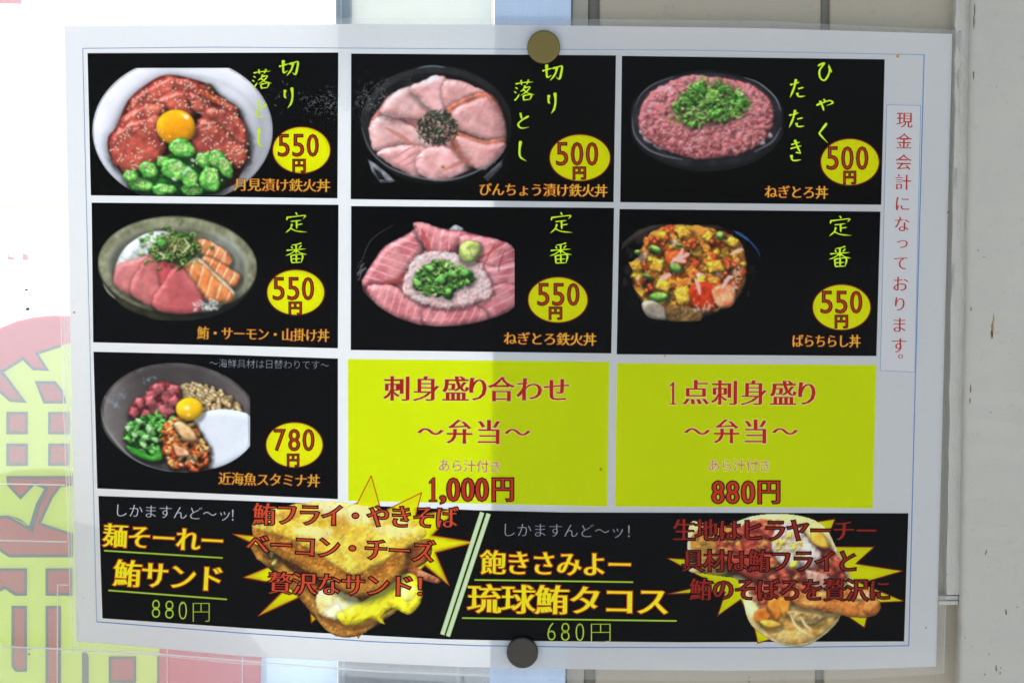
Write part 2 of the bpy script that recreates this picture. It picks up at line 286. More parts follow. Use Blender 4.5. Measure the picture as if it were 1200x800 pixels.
def sdf(pts, X, Y):
    d = np.full(X.shape, 1e9); s = np.zeros(X.shape, bool); N = len(pts)
    for i in range(N):
        ax, ay = pts[i-1]; bx, by = pts[i]
        ex, ey = bx-ax, by-ay; wx, wy = X-ax, Y-ay
        t = np.clip((wx*ex+wy*ey)/(ex*ex+ey*ey+1e-9), 0, 1)
        d = np.minimum(d, (wx-ex*t)**2+(wy-ey*t)**2)
        c = ((ay > Y) != (by > Y))
        if abs(ey) > 1e-9: s ^= c & (X < ax+ex*(Y-ay)/ey)
    d = np.sqrt(d); return np.where(s, -d, d)
def ell(cx, cy, rx, ry, a=0, n=14):
    t = np.linspace(0, 2*np.pi, n, endpoint=False); ca, sa = np.cos(a), np.sin(a)
    x = rx*np.cos(t); y = ry*np.sin(t)
    return np.stack([cx+x*ca-y*sa, cy+x*sa+y*ca], 1)
class Canvas:
    def __init__(s, x0, y0, x1, y1, res=1.35, bg=(18, 18, 19), alpha=1.0, seed=1):
        s.x0, s.y0, s.x1, s.y1, s.res = x0, y0, x1, y1, res
        s.w = int((x1-x0)*res); s.h = int((y1-y0)*res)
        s.X, s.Y = np.meshgrid(np.linspace(x0, x1, s.w), np.linspace(y0, y1, s.h))
        s.c = np.ones((s.h, s.w, 3))*np.array(bg)/255.; s.a = np.full((s.h, s.w), alpha)
        s.r = np.random.RandomState(seed)
    def win(s, pts, m):
        lo = pts.min(0)-m; hi = pts.max(0)+m
        i0 = max(0, int((lo[0]-s.x0)*s.res)); i1 = min(s.w, int((hi[0]-s.x0)*s.res)+2)
        j0 = max(0, int((lo[1]-s.y0)*s.res)); j1 = min(s.h, int((hi[1]-s.y0)*s.res)+2)
        return slice(j0, j1), slice(i0, i1)
    def blob(s, pts, col, col2=None, H=6, k=1., rough=0., rsc=4, var=.25, vsc=10, spec=.15, sp=14, sh=.5, shd=(1.5, 2.5), shr=3.,
             warp=0., smooth=True, edge=.0, soft=.8, op=1., amb=.5, cover=False, stripes=None, seed=None):
        pts = np.array(pts, float)
        if smooth: pts = smooth_poly(pts, 3 if len(pts) > 9 else 5)
        sl = s.win(pts, 8+shr*2); X = s.X[sl]; Y = s.Y[sl]
        if X.size == 0: return
        sd = s.r.randint(0, 999) if seed is None else seed; col = np.array(col)*1.; sh = sh*.85
        Xw, Yw = X, Y
        if warp: Xw = X+warp*2*noise(X, Y, 5, sd); Yw = Y+warp*2*noise(X, Y, 5, sd+3)
        d = sdf(pts, Xw, Yw)
        c = s.c[sl]
        if sh:
            ds = sdf(pts, Xw-shd[0], Yw-shd[1]); f = 1-sh*np.exp(-(np.maximum(ds, 0)/shr)**2); c *= f[..., None]
        m = sstep(soft, -soft, d)*op
        t = np.clip(-d/H, 0, 1); h = H*k*np.sqrt(np.maximum(0, 1-(1-t)**2))
        if rough: h = h+rough*noise(X, Y, rsc, sd+1, 3)*4
        if stripes:
            ang, per, dep = stripes[:3]; u = X*np.cos(ang)+Y*np.sin(ang)+5*noise(X, Y, 18, sd)
            sv = (u/per) % 1; h = h-dep*np.exp(-((sv-.5)/.12)**2)
        gy, gx = np.gradient(h, 1/s.res) if min(h.shape) > 1 else (h*0, h*0)
        nz = 1/np.sqrt(1+gx*gx+gy*gy); nx, ny = -gx*nz, -gy*nz
        L = np.array([-.35, -.6, .72]); L = L/np.linalg.norm(L)
        df = np.maximum(0, nx*L[0]+ny*L[1]+nz*L[2])
        Hh = L+np.array([0, 0, 1]); Hh /= np.linalg.norm(Hh)
        spv = np.maximum(0, nx*Hh[0]+ny*Hh[1]+nz*Hh[2])**(sp*6)*spec
        base = np.array(col)/255.
        if col2 is not None:
            q = sstep(-.22, .22, noise(X, Y, vsc, sd+2, 3))[..., None]; base = base*(1-q)+np.array(col2)/255.*q
        else: base = base*np.ones(X.shape+(1,))
        if stripes and len(stripes) > 3:
            w = np.exp(-((sv-.5)/.10)**2)[..., None]*.75; base = base*(1-w)+np.array(stripes[3])/255.*w
        base = base*(1+var*2*noise(X, Y, vsc*.6, sd+4, 3))[..., None]
        if edge: base = base*(1-edge*np.exp(-(np.maximum(-d, 0)/1.6)**2))[..., None]
        out = base*(amb+(1.25-amb)*df)[..., None]+spv[..., None]
        s.c[sl] = c*(1-m[..., None])+np.clip(out, 0, 1)*m[..., None]
        if cover: s.a[sl] = np.maximum(s.a[sl], m)
    def dot(s, x, y, rx, ry, a, col, op=1.):
        sl = s.win(np.array([[x, y]]), max(rx, ry)+2); X = s.X[sl]-x; Y = s.Y[sl]-y
        ca, sa = np.cos(a), np.sin(a); u = (X*ca+Y*sa)/rx; v = (-X*sa+Y*ca)/ry
        m = (sstep(1.5, .5, np.sqrt(u*u+v*v))*op)[..., None]
        s.c[sl] = s.c[sl]*(1-m)+np.array(col)/255.*m
    def line(s, pts, w, col, op=1., taper=True):
        pts = smooth_poly_open(pts); sl = s.win(pts, w+3); X = s.X[sl]; Y = s.Y[sl]; m = np.zeros(X.shape); N = len(pts)
        for i in range(1, N):
            (ax, ay), (bx, by) = pts[i-1], pts[i]; ex, ey = bx-ax, by-ay
            t = np.clip(((X-ax)*ex+(Y-ay)*ey)/(ex*ex+ey*ey+1e-9), 0, 1)
            d = np.hypot(X-ax-ex*t, Y-ay-ey*t); ww = w*(np.sin(np.pi*(i-.5)/N)**.5 if taper else 1)
            m = np.maximum(m, sstep(ww+.6, max(ww-.4, 0), d))
        m = (m*op)[..., None]; s.c[sl] = s.c[sl]*(1-m)+np.array(col)/255.*m
    def inside(s, pts, n, m=0):
        pts = smooth_poly(pts, 4); lo, hi = pts.min(0), pts.max(0); out = []
        while len(out) < n:
            q = lo+(hi-lo)*s.r.rand(400, 2); d = sdf(pts, q[:, 0], q[:, 1]); out += [tuple(v) for v, e in zip(q, d) if e < -m]
        return out[:n]
    def grain(s, a=.012, soft=.62):
        for ax in (0, 1, 0, 1): s.c = _bl(s.c, ax, soft*.42)
        s.c = np.clip(s.c*(1+a*2*s.r.randn(s.h, s.w, 1)*.5)+a*.25*s.r.randn(s.h, s.w, 3), 0, 1)
def _bl(v, ax, w):
    v = np.moveaxis(v, ax, 0); r = (v+w*(np.concatenate([v[:1], v[:-1]])+np.concatenate([v[1:], v[-1:]])))/(1+2*w); return np.moveaxis(r, 0, ax)
def smooth_poly_open(pts, n=6):
    p = np.array(pts, float)
    if len(p) < 3: return p
    q = np.vstack([2*p[0]-p[1], p, 2*p[-1]-p[-2]]); out = []
    for i in range(1, len(q)-2):
        for k in range(n):
            t = k/n; p0, p1, p2, p3 = q[i-1:i+3]
            out.append(.5*(2*p1+(p2-p0)*t+(2*p0-5*p1+4*p2-p3)*t*t+(3*p1-p0-3*p2+p3)*t**3))
    out.append(p[-1]); return np.array(out)
def chunk(r, x, y, a, b, ang, n=5, j=.25):
    t = np.linspace(0, 2*np.pi, n, endpoint=False)+ang+r.uniform(-j, j, n); q = 1+r.uniform(-j, j, n)
    u = a*q*np.cos(t); v = b*q*np.sin(t); w = ang*1.9; return np.stack([x+u*np.cos(w)-v*np.sin(w), y+(u*np.sin(w)+v*np.cos(w))*.85], 1)
def okra(c, x, y, a, b, ang, dark=(62, 150, 50), lite=(120, 200, 78)):
    P = ell(x, y, a, b, ang, 11); P = P+c.r.normal(0, .07, P.shape)*min(a, b)
    c.blob(P, dark, lite, H=4, k=.8, spec=.42, sp=6, vsc=5, var=.3, warp=1.2, sh=.45)
    ux, uy = c.r.normal()*a*.12, -b*.16
    c.blob(ell(x+ux, y+uy, a*.60, b*.50, ang, 9), (176, 216, 120), (128, 190, 84), H=2, k=-.4, spec=.1, sh=0, var=.3, vsc=3, warp=1.2)
    for k in range(5):
        t = ang+k*1.257+c.r.rand(); c.dot(x+ux+a*.32*np.cos(t), y+uy+b*.26*np.sin(t), c.r.uniform(.8, 1.5), .8, t, (228, 236, 186) if k % 2 else (92, 150, 60), .8)
    c.dot(x-a*.35, y-b*.72, 2.4, .8, ang+.2, (240, 252, 232), .75); c.dot(x+a*.5, y+b*.45, 1.6, .7, ang, (210, 240, 190), .5)
def scallion(c, x, y, r, pale=.3):
    g = c.r.rand(); base = (70+90*g, 150+55*g, 50+40*g); k = c.r.uniform(.55, 1)
    a = c.r.uniform(0, 3.1)
    c.blob(ell(x, y, r, r*k, a, 9), base, (base[0]*.7, base[1]*.8, base[2]*.6), H=2.2, spec=.4, sp=6, sh=.45, shr=2, shd=(.8, 1.4), var=.3, vsc=4)
    if c.r.rand() < .6: c.blob(ell(x, y, r*.5, r*.5*k, a, 8), (base[0]*.45, base[1]*.55, base[2]*.4) if c.r.rand() < .5 else (200, 230, 150), H=1.5, spec=0, sh=0, soft=.9, op=.8)

def greens(c, pts_fn, n, s=1., light=.5):
    """finely cut spring onion: slivers, ring arcs, pale cores"""
    for k in range(n):
        x, y = pts_fn(); g = c.r.rand(); u = c.r.rand()
        base = (58+100*g, 128+84*g, 36+54*g) if u < .7 else (150+50*g, 204+26*g, 92+40*g)
        if u < .55 or u > .85: c.blob(chunk(c.r, x, y, s*c.r.uniform(2.0, 4.6), s*c.r.uniform(1.1, 2.4), c.r.rand()*3, 6, .35), base, (base[0]*.8, base[1]*.85, base[2]*.75), H=1.6, k=.8, spec=.28, sp=5, sh=.38, shr=1.4, shd=(.5, 1.), var=.3, vsc=3)
        else:
            r = s*c.r.uniform(2., 4.2); t = c.r.rand()*6.28; a = np.linspace(t, t+c.r.uniform(2.4, 5.2), 7); e = c.r.uniform(.5, .9)
            c.line(np.stack([x+.5+r*np.cos(a), y+1+r*e*np.sin(a)], 1), .9*s, (24, 58, 18), .45, False)
            c.line(np.stack([x+r*np.cos(a), y+r*e*np.sin(a)], 1), .75*s, base, .95, False)
def keep(c, pts, grow=3, lo=.085, hi=.14):
    """outside the dish only what is brighter than the panel black is printed"""
    d = sdf(smooth_poly(np.array(pts, float)), c.X, c.Y); m = sstep(grow+2, grow-2, d); c.a = c.a*np.maximum(m, sstep(lo, hi, c.c.max(-1)))
def pic_tsukimi():                       # white bowl: marinated tuna, egg yolk, okra, sesame
    c = Canvas(107, 78, 322, 229, seed=3)
    c.a[:] = 0
    bowl = ell(214, 153, 106, 86, 0, 26); c.blob(bowl, (232, 233, 238), (222, 221, 226), H=26, k=.10, var=.03, vsc=40, spec=0, sh=0, amb=.55, cover=True)
    X, Y = c.X, c.Y
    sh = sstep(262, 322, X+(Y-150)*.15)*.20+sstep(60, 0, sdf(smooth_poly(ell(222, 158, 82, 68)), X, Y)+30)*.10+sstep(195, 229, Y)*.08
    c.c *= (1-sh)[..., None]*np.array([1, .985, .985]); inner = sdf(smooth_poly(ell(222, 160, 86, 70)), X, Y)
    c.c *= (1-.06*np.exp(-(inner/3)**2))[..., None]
    red = (188, 78, 60); red2 = (146, 52, 44)
    c.blob([(136, 150), (150, 118), (176, 96), (196, 88), (222, 92), (246, 100), (256, 112), (280, 128), (282, 150), (292, 172), (284, 200), (262, 222), (170, 224), (144, 204), (128, 180), (127, 160)], (120, 34, 30), (90, 26, 24), H=14, rough=.5, shr=7, sh=.3, shd=(0, 3))
    c.blob([(246, 98), (256, 110), (268, 122), (262, 132), (250, 118), (236, 104)], (48, 44, 30), (90, 70, 40), H=3, rough=.5, sh=.3)
    for p, a in [([(150, 132), (158, 112), (178, 98), (198, 89), (214, 94), (222, 106), (200, 122), (178, 138)], 0),
                 ([(206, 92), (234, 97), (250, 110), (252, 122), (230, 120), (208, 108)], 1), ([(180, 120), (205, 106), (232, 112), (240, 126), (222, 140), (190, 140)], 0),
                 ([(222, 108), (254, 112), (276, 126), (278, 138), (250, 142), (226, 128)], 1), ([(137, 152), (146, 134), (168, 122), (192, 124), (186, 142), (150, 160)], 1),
                 ([(128, 166), (140, 148), (164, 138), (190, 136), (198, 158), (192, 180), (176, 198), (156, 204), (140, 198), (130, 184)], 0),
                 ([(238, 128), (262, 126), (284, 142), (291, 164), (284, 182), (262, 164), (240, 146)], 1),
                 ([(222, 168), (226, 148), (240, 137), (256, 146), (276, 166), (290, 178), (282, 196), (254, 200), (232, 192)], 0)]:
        c.blob(p, (198, 92, 68) if a else red, red2, H=8, k=.85, rough=.3, rsc=12, var=.25, vsc=12, spec=.45, sp=6, sh=.75, shr=4, shd=(2, 3.5), warp=2.)
    for x, y in c.inside([(140, 160), (160, 125), (200, 95), (250, 110), (285, 150), (285, 190), (240, 195), (190, 160)], 46, 3): c.dot(x, y, c.r.uniform(1, 4.5), c.r.uniform(.5, 1.3), c.r.uniform(-.9, .3), (255, 216, 200), c.r.uniform(.2, .55))
    for k in range(5): c.blob(chunk(c.r, 232+k*6, 106+k*3.5, 7, 3, .6), (214, 96, 52), (190, 60, 40), H=2, spec=.5, sh=.4)
    c.blob(ell(206, 149, 23, 20.5), (240, 160, 12), (246, 176, 22), H=20, k=.55, var=.05, spec=.0, sh=.55, shr=4, amb=.62)
    c.blob(ell(206, 154, 17, 13), (232, 140, 6), H=12, k=.1, sh=0, spec=0, soft=5, op=.5)
    c.dot(218, 137, 3.4, 2.4, .5, (255, 244, 200)); c.dot(214, 134, 2, 1, .5, (255, 236, 160), .8); c.dot(199, 160, 1.6, 1, .5, (255, 214, 100))
    c.blob([(150, 206), (170, 196), (212, 176), (240, 186), (270, 190), (268, 208), (250, 228), (165, 228)], (18, 62, 20), (30, 96, 28), H=6, rough=.8, sh=.5)
    for x, y, a, b, t in [(165, 216, 15, 8, .1), (192, 222, 14, 7, 0), (225, 222, 13, 8, .1), (153, 206, 9, 8, .2), (174, 199, 11, 10, .4), (192, 190, 9, 7, .2), (204, 199, 16, 13, .5), (222, 209, 10, 13, -.3), (213, 174, 16, 11, .2), (240, 188, 11, 10, .3), (254, 186, 10, 12, -.6), (264, 196, 8, 14, -.5), (246, 210, 12, 15, -.2)]:
        okra(c, x, y, a, b, t)
    for x, y in [(210, 192), (221, 197), (226, 188), (204, 210), (216, 202)]: c.dot(x, y, 3, 2, .4, (215, 226, 205), .8)
    for n, pl in [(120, [(150, 120), (180, 98), (216, 93), (250, 106), (280, 130), (286, 160), (250, 132), (200, 128), (165, 140)]), (70, [(236, 150), (262, 140), (290, 166), (286, 196), (250, 198)]), (70, [(132, 160), (165, 140), (190, 150), (186, 186), (150, 200), (132, 182)]), (12, [(200, 170), (250, 180), (260, 215), (190, 215)])]:
        for x, y in c.inside(pl, n):
            c.dot(x+.5, y+.8, 1.7, 1.1, 0, (90, 30, 20), .4); c.dot(x, y, 1.5, .85, c.r.rand()*3.1, (246, 222-20*c.r.rand(), 176), .95)
    m = (c.Y < 79.5); c.a[m] = 0; c.a[sdf(smooth_poly(bowl), X, Y) > 0.3] = 0
    c.grain(); return c

def radial_slices(c, cx, cy, rx, ry, n, col, col2, rim, r0=.18, a0=0., stripes=None):
    for k in range(n):
        t0 = a0+k*2*np.pi/n; t1 = t0+2*np.pi/n*1.25; tm = (t0+t1)/2; w = c.r.uniform(.94, 1.05)
        P = lambda t, q: (cx+rx*q*np.cos(t), cy+ry*q*np.sin(t))
        p = [P(tm, r0), P(t0, .45), P(t0+.05, .8*w), P(t0+.15, .98*w), P(tm, 1.02*w), P(t1-.12, .98*w), P(t1, .78*w), P(t1+.03, .45)]
        c.blob(p, rim, H=5, spec=.1, sh=.45, shr=3.5, warp=1.2)
        q = np.array(p); ctr = q.mean(0); q = ctr+(q-ctr)*.955-np.array([np.cos(tm+1.5), np.sin(tm+1.5)])*.9
        st = (tm+.9, stripes[0], stripes[1], stripes[2]) if stripes else None
        c.blob(q, col, col2, H=8, k=.5, rough=.12, rsc=8, var=.12, vsc=16, spec=.22, sp=3, sh=0, warp=1.2, stripes=st)

def pic_binchou():                       # black bowl: pale pink slices with seaweed
    c = Canvas(416, 68, 602, 218, bg=(24, 22, 22), seed=5)
    c.blob(ell(511, 146, 88, 68, 0, 24), (34, 31, 31), (26, 24, 25), H=14, k=.3, sh=0, spec=.05)
    c.blob(ell(511, 140, 78, 54, 0, 24), (14, 13, 14), H=10, k=-.3, sh=0)
    body = [(433, 146), (444, 128), (456, 112), (478, 102), (498, 94), (512, 89), (524, 92), (545, 96), (562, 106), (578, 112), (590, 134), (592, 160), (582, 182), (560, 196), (520, 210), (490, 206), (462, 194), (442, 176)]
    c.blob(body, (206, 136, 132), (190, 110, 104), H=12, k=.5, spec=.1, sh=.6)
    A = dict(k=.4, rough=.06, rsc=7, var=.16, vsc=14, spec=.25, sp=4, warp=1.3, sh=.35, shr=4)
    pale, mid, rimc = (214, 166, 160), (196, 138, 132), (164, 92, 74)
    for p, cc in [([(433, 146), (446, 136), (470, 142), (500, 158), (506, 176), (470, 172), (440, 178), (434, 162)], pale), ([(446, 134), (458, 112), (480, 102), (500, 112), (512, 140), (480, 140)], pale), ([(480, 104), (498, 94), (512, 88), (526, 96), (530, 118), (518, 138), (498, 124)], (232, 176, 172)),
                  ([(522, 94), (548, 98), (574, 112), (552, 118), (528, 130), (518, 116)], (222, 158, 154)), ([(442, 178), (470, 170), (500, 174), (500, 196), (490, 208), (462, 196), (448, 186)], (222, 160, 158)),
                  ([(495, 176), (520, 172), (540, 184), (552, 196), (520, 212), (498, 208), (486, 194)], (228, 170, 168))]:
        c.blob(p, cc, mid, H=9, **A)
    for p, q in [([(522, 130), (540, 116), (566, 108), (578, 116), (590, 136), (592, 164), (566, 164), (536, 152)], 0), ([(530, 154), (566, 164), (592, 162), (588, 178), (566, 198), (548, 192), (534, 174)], 1)]:
        c.blob(p, rimc, (196, 110, 84), H=4, spec=.2, sh=.5, shr=4, warp=1)
        P = np.array(p, float); ctr = P.mean(0); P = ctr+(P-ctr)*.9+np.array([2.5, 3.5])
        c.blob(P, (206, 150, 144), (190, 126, 122), H=8, k=.5, rough=.15, rsc=8, var=.1, vsc=14, spec=.2, sp=3, sh=0, warp=1.2)
    for l in [[(452, 150), (470, 160), (486, 172)], [(526, 172), (540, 182), (552, 194)], [(520, 200), (540, 190), (546, 186)]]: c.line(l, 2.4, (188, 104, 84), .6)
    for l in [[(462, 186), (476, 176), (486, 172)], [(466, 192), (482, 182), (494, 176)], [(472, 196), (486, 188), (494, 184)]]: c.line(l, .9, (196, 120, 124), .8)
    for x, y in c.inside(body, 60, 4): c.dot(x, y, c.r.uniform(.5, 2.2), .7, c.r.rand()*3, (250, 226, 220), .35)
    for k in range(330):
        t = c.r.rand()*6.28; q = c.r.rand()**.6; x = 513+q*24*np.cos(t); y = 149+q*20*np.sin(t)+abs(np.cos(t))*2; u = c.r.rand()
        col = (26, 32, 26) if u < .6 else ((60, 76, 54) if u < .82 else ((176, 176, 140) if u < .94 else (150, 80, 56)))
        c.dot(x, y, c.r.uniform(1.5, 4.2), .8, c.r.rand()*3.1, col, .92)
    c.dot(519, 196, 2.4, 1.8, .5, (160, 128, 40))
    c.line([(424, 150), (434, 176), (456, 196), (490, 208), (525, 211), (556, 202), (582, 186), (594, 170)], 1.0, (118, 118, 122), .9)
    c.line([(489, 80), (505, 77.5), (521, 79)], .8, (120, 145, 150), .9)
    c.line([(424, 120), (440, 100), (470, 86)], .5, (70, 66, 66), .6)
    c.blob([(431, 187), (440, 192), (456, 205), (463, 213), (446, 214), (436, 202)], (150, 152, 156), (96, 98, 102), H=3, sh=0, smooth=False); c.blob([(437, 196), (446, 202), (452, 211), (444, 210)], (28, 27, 28), H=2, sh=0, smooth=False)
    c.blob([(566, 208), (576, 198), (590, 186), (594, 178), (588, 196), (578, 208), (572, 214)], (96, 98, 102), (50, 50, 54), H=3, sh=0, smooth=False)
    for k in range(60):
        x, y = c.r.normal(438, 12), c.r.normal(115, 12)
        if sdf(smooth_poly(body), np.array([[x]]), np.array([[y]]))[0, 0] > 0: c.dot(x, y, c.r.uniform(.5, 2), .55, c.r.rand()*3, (150, 146, 140), .7)
    keep(c, ell(511, 146, 86, 66, 0, 24)); c.grain(); return c

def pic_negitoro():                      # black bowl: minced tuna with spring onion
    c = Canvas(738, 76, 920, 206, bg=(15, 15, 17), seed=8)
    c.blob(ell(828, 142, 89, 56, 0, 24), (38, 36, 40), (24, 23, 26), H=12, k=.4, sh=0, spec=.0)
    c.blob(ell(828, 139, 80, 49, 0, 24), (16, 15, 17), H=10, k=-.3, sh=0)
    c.line([(740, 134), (744, 158), (758, 174), (776, 182), (800, 187)], .9, (120, 120, 126), .9)
    c.line([(744, 126), (752, 110), (768, 98), (790, 90)], .7, (110, 110, 116), .9)
    c.line([(872, 91), (890, 98), (908, 114), (915, 130)], .9, (130, 130, 134), .9); c.line([(915, 150), (905, 166), (884, 178)], .8, (120, 118, 122), .9)
    body = [(748, 140), (756, 116), (770, 104), (790, 94), (808, 88), (830, 90), (862, 94), (886, 104), (904, 120), (906, 142), (900, 160), (878, 176), (850, 184), (815, 186), (790, 180), (764, 168), (752, 156)]
    for x, y in [(760, 164), (772, 172), (892, 166), (756, 156), (900, 158)]: c.blob(chunk(c.r, x, y, 7, 4, .3, 7), (190, 180, 180), H=3, sh=0)
    pass
    c.blob(body, (226, 128, 126), (206, 100, 100), H=16, k=.6, rough=1.1, rsc=4.5, warp=2, spec=.28, sp=4, sh=0, var=.3, vsc=7)
    P = c.inside(body, 520, 2); P.sort(key=lambda v: v[1])
    for x, y in P:
        g = c.r.uniform(-14, 18); t = (y-90)/95
        c.blob(chunk(c.r, x, y, c.r.uniform(2, 6), c.r.uniform(1.2, 2.6), c.r.rand()*3, 7, .4), (236+g-14*t, 150+g-22*t, 146+g-24*t), (218+g-20*t, 118+g-20*t, 116+g-22*t), H=2.6, k=.5, spec=.18, sp=4, sh=.14, op=.62, soft=1.4, shr=2, warp=1)
    def pf():
        t = c.r.rand()*6.28; q = c.r.rand()**.55; return 832+q*44*np.cos(t), 121+q*22*np.sin(t)+(7 if np.cos(t) < -.2 else 0)*q
    c.blob([(800, 116), (812, 100), (838, 92), (862, 102), (876, 118), (866, 136), (840, 146), (812, 148), (796, 140)], (92, 120, 52), (130, 96, 60), H=5, rough=.8, warp=4, sh=.2, op=.6, soft=3)
    greens(c, pf, 230, 1.15)
    for x, y, a, b in [(820, 103, 9, 6), (848, 104, 8, 5), (866, 122, 8, 5), (838, 134, 9, 5), (806, 119, 7, 4), (810, 146, 6, 3.5)]:
        g = c.r.rand(); c.blob(chunk(c.r, x, y, a, b, c.r.rand()*3, 8, .35), (96+60*g, 178+24*g, 54+30*g), (52, 128, 34), H=3, rough=.5, rsc=3, spec=.35, sp=5, sh=.4, warp=2)
    c.blob(chunk(c.r, 835, 112, 9, 10, .3, 9, .12), (156, 200, 84), (112, 176, 58), H=6, rough=.6, spec=.25, sh=.4, warp=1.5)
    greens(c, lambda: (836+c.r.normal()*14, 118+c.r.normal()*10), 50, 1.)
    for x, y, r in [(874, 122, 7), (790, 140, 6), (862, 132, 5)]: c.line(ell(x, y, r, r*.8, 0, 9), .7, (126, 168, 60), .8, False)
    if 0:
      for l in [[(770, 196), (784, 192), (800, 200)], [(786, 190), (800, 196), (812, 190)], [(870, 198), (884, 190), (898, 186)]]: c.line(l, 2.5, (60, 60, 68), .35)
    c.c = np.clip(c.c*np.array([1.12, 1.10, 1.12]), 0, 1); keep(c, ell(828, 142, 90, 56, 0, 24)); c.grain(.015); return c

def pic_sanshoku():                      # khaki bowl: white fish, tuna, salmon, herbs
    c = Canvas(112, 250, 304, 378, bg=(20, 20, 20), seed=11)
    c.blob(ell(208, 317, 90, 60, 0, 24), (62, 56, 36), (44, 40, 26), H=12, k=.4, sh=0)
    c.line([(121, 332), (126, 341), (134, 349)], 1.2, (190, 190, 178), .7)
    rim = ell(208, 311, 94, 58, .05, 28)
    c.blob(rim, (150, 148, 116), (116, 114, 84), H=9, k=.25, rough=.25, rsc=5, var=.2, vsc=12, sh=0, spec=.05)
    X, Y = c.X, c.Y; ind = sdf(smooth_poly(ell(208, 313, 86, 52, .05, 26)), X, Y); m = sstep(2, -8, ind)
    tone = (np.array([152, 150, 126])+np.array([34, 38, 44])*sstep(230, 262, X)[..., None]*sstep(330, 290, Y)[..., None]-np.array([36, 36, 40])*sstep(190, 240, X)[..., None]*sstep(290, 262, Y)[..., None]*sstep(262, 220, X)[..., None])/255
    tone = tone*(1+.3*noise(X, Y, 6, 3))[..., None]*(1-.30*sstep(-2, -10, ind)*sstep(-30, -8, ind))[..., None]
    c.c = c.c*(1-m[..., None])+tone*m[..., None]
    c.blob([(134, 320), (142, 296), (156, 282), (176, 272), (198, 272), (210, 284), (200, 306), (170, 318), (146, 326)], (208, 208, 206), (186, 188, 182), H=12, k=.6, spec=.15, sp=3, sh=.5, shr=5, stripes=(2.2, 14, .3))
    c.blob([(212, 348), (240, 340), (262, 350), (256, 362), (236, 366), (216, 362)], (222, 220, 208), (190, 186, 170), H=5, rough=1.2, rsc=3, warp=1.5)
    sal = [(224, 284), (238, 280), (256, 288), (268, 296), (272, 308), (262, 314), (246, 304), (232, 296)]
    for p in [sal, [(240, 300), (256, 306), (272, 316), (282, 324), (276, 336), (262, 336), (246, 322), (236, 308)], ]:
        c.blob(p, (222, 140, 84), (204, 108, 58), H=6, k=.7, spec=.3, sp=5, sh=.55, stripes=(.5, 10, .4, (240, 200, 160)))
    c.blob([(214, 312), (232, 302), (250, 318), (268, 334), (276, 346), (262, 356), (240, 350), (224, 334)], (240, 214, 176), H=5, sh=.5)
    c.blob([(208, 316), (224, 304), (240, 312), (256, 328), (272, 344), (270, 354), (250, 354), (234, 346), (218, 332)], (220, 138, 74), (204, 110, 52), H=6, k=.7, spec=.3, sp=5, sh=.2, warp=1, stripes=(.35, 13, .4, (250, 196, 150)))
    for l in [[(246, 282), (254, 290), (252, 300)], [(256, 290), (264, 298), (262, 308)]]: c.line(l, .8, (250, 205, 165), .8)
    for p, cc in [([(133, 326), (138, 310), (158, 304), (176, 300), (188, 316), (184, 340), (170, 352), (148, 344), (136, 336)], (204, 124, 118)), ([(160, 318), (176, 298), (196, 300), (204, 318), (196, 342), (182, 360), (164, 352), (152, 340)], (196, 108, 104)),
                  ([(186, 308), (204, 306), (214, 316), (206, 340), (190, 336)], (196, 78, 78)), ([(178, 352), (190, 332), (204, 312), (214, 314), (228, 332), (238, 350), (236, 364), (214, 368), (186, 364)], (196, 98, 96))]:
        c.blob(p, cc, (cc[0]-14, cc[1]-20, cc[2]-18), H=7, k=.4, rough=.07, rsc=8, var=.12, vsc=16, spec=.2, sp=4, sh=.5, warp=1)
    c.blob([(174, 296), (184, 282), (206, 272), (224, 278), (232, 292), (224, 304), (204, 310), (182, 302)], (44, 82, 30), (64, 104, 38), H=6, rough=1.2, warp=4, sh=.45)
    def pf():
        t = c.r.rand()*6.28; q = abs(c.r.normal())*.5; return 203+q*31*np.cos(t), 290+q*19*np.sin(t)+q*np.cos(t)*3
    greens(c, pf, 330, .8)
    for k in range(120):
        x, y = pf(); c.blob(chunk(c.r, x, y-1, 2.6, 1.4, c.r.rand()*3, 6, .3), (146+40*c.r.rand(), 176, 92), H=1.4, spec=.3, sh=.25, shr=1, shd=(.4, .8), op=.85)
    c.blob(chunk(c.r, 190, 285, 6, 5, .3, 8, .2), (76, 150, 56), (100, 176, 70), H=3, spec=.3, warp=1)
    for l in [[(216, 280), (221, 288), (214, 296)], [(184, 295), (192, 300), (190, 304)], [(206, 288), (204, 294)]]: c.line(l, 1.3, (218, 202, 160), .9)
    for k in range(40): c.dot(c.r.uniform(226, 256), c.r.uniform(350, 364), 2, 1.1, c.r.rand()*3, (232, 232, 224), .6)
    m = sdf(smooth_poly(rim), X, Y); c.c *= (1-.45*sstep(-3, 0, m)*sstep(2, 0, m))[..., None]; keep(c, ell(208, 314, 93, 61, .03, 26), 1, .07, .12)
    c.grain(); return c

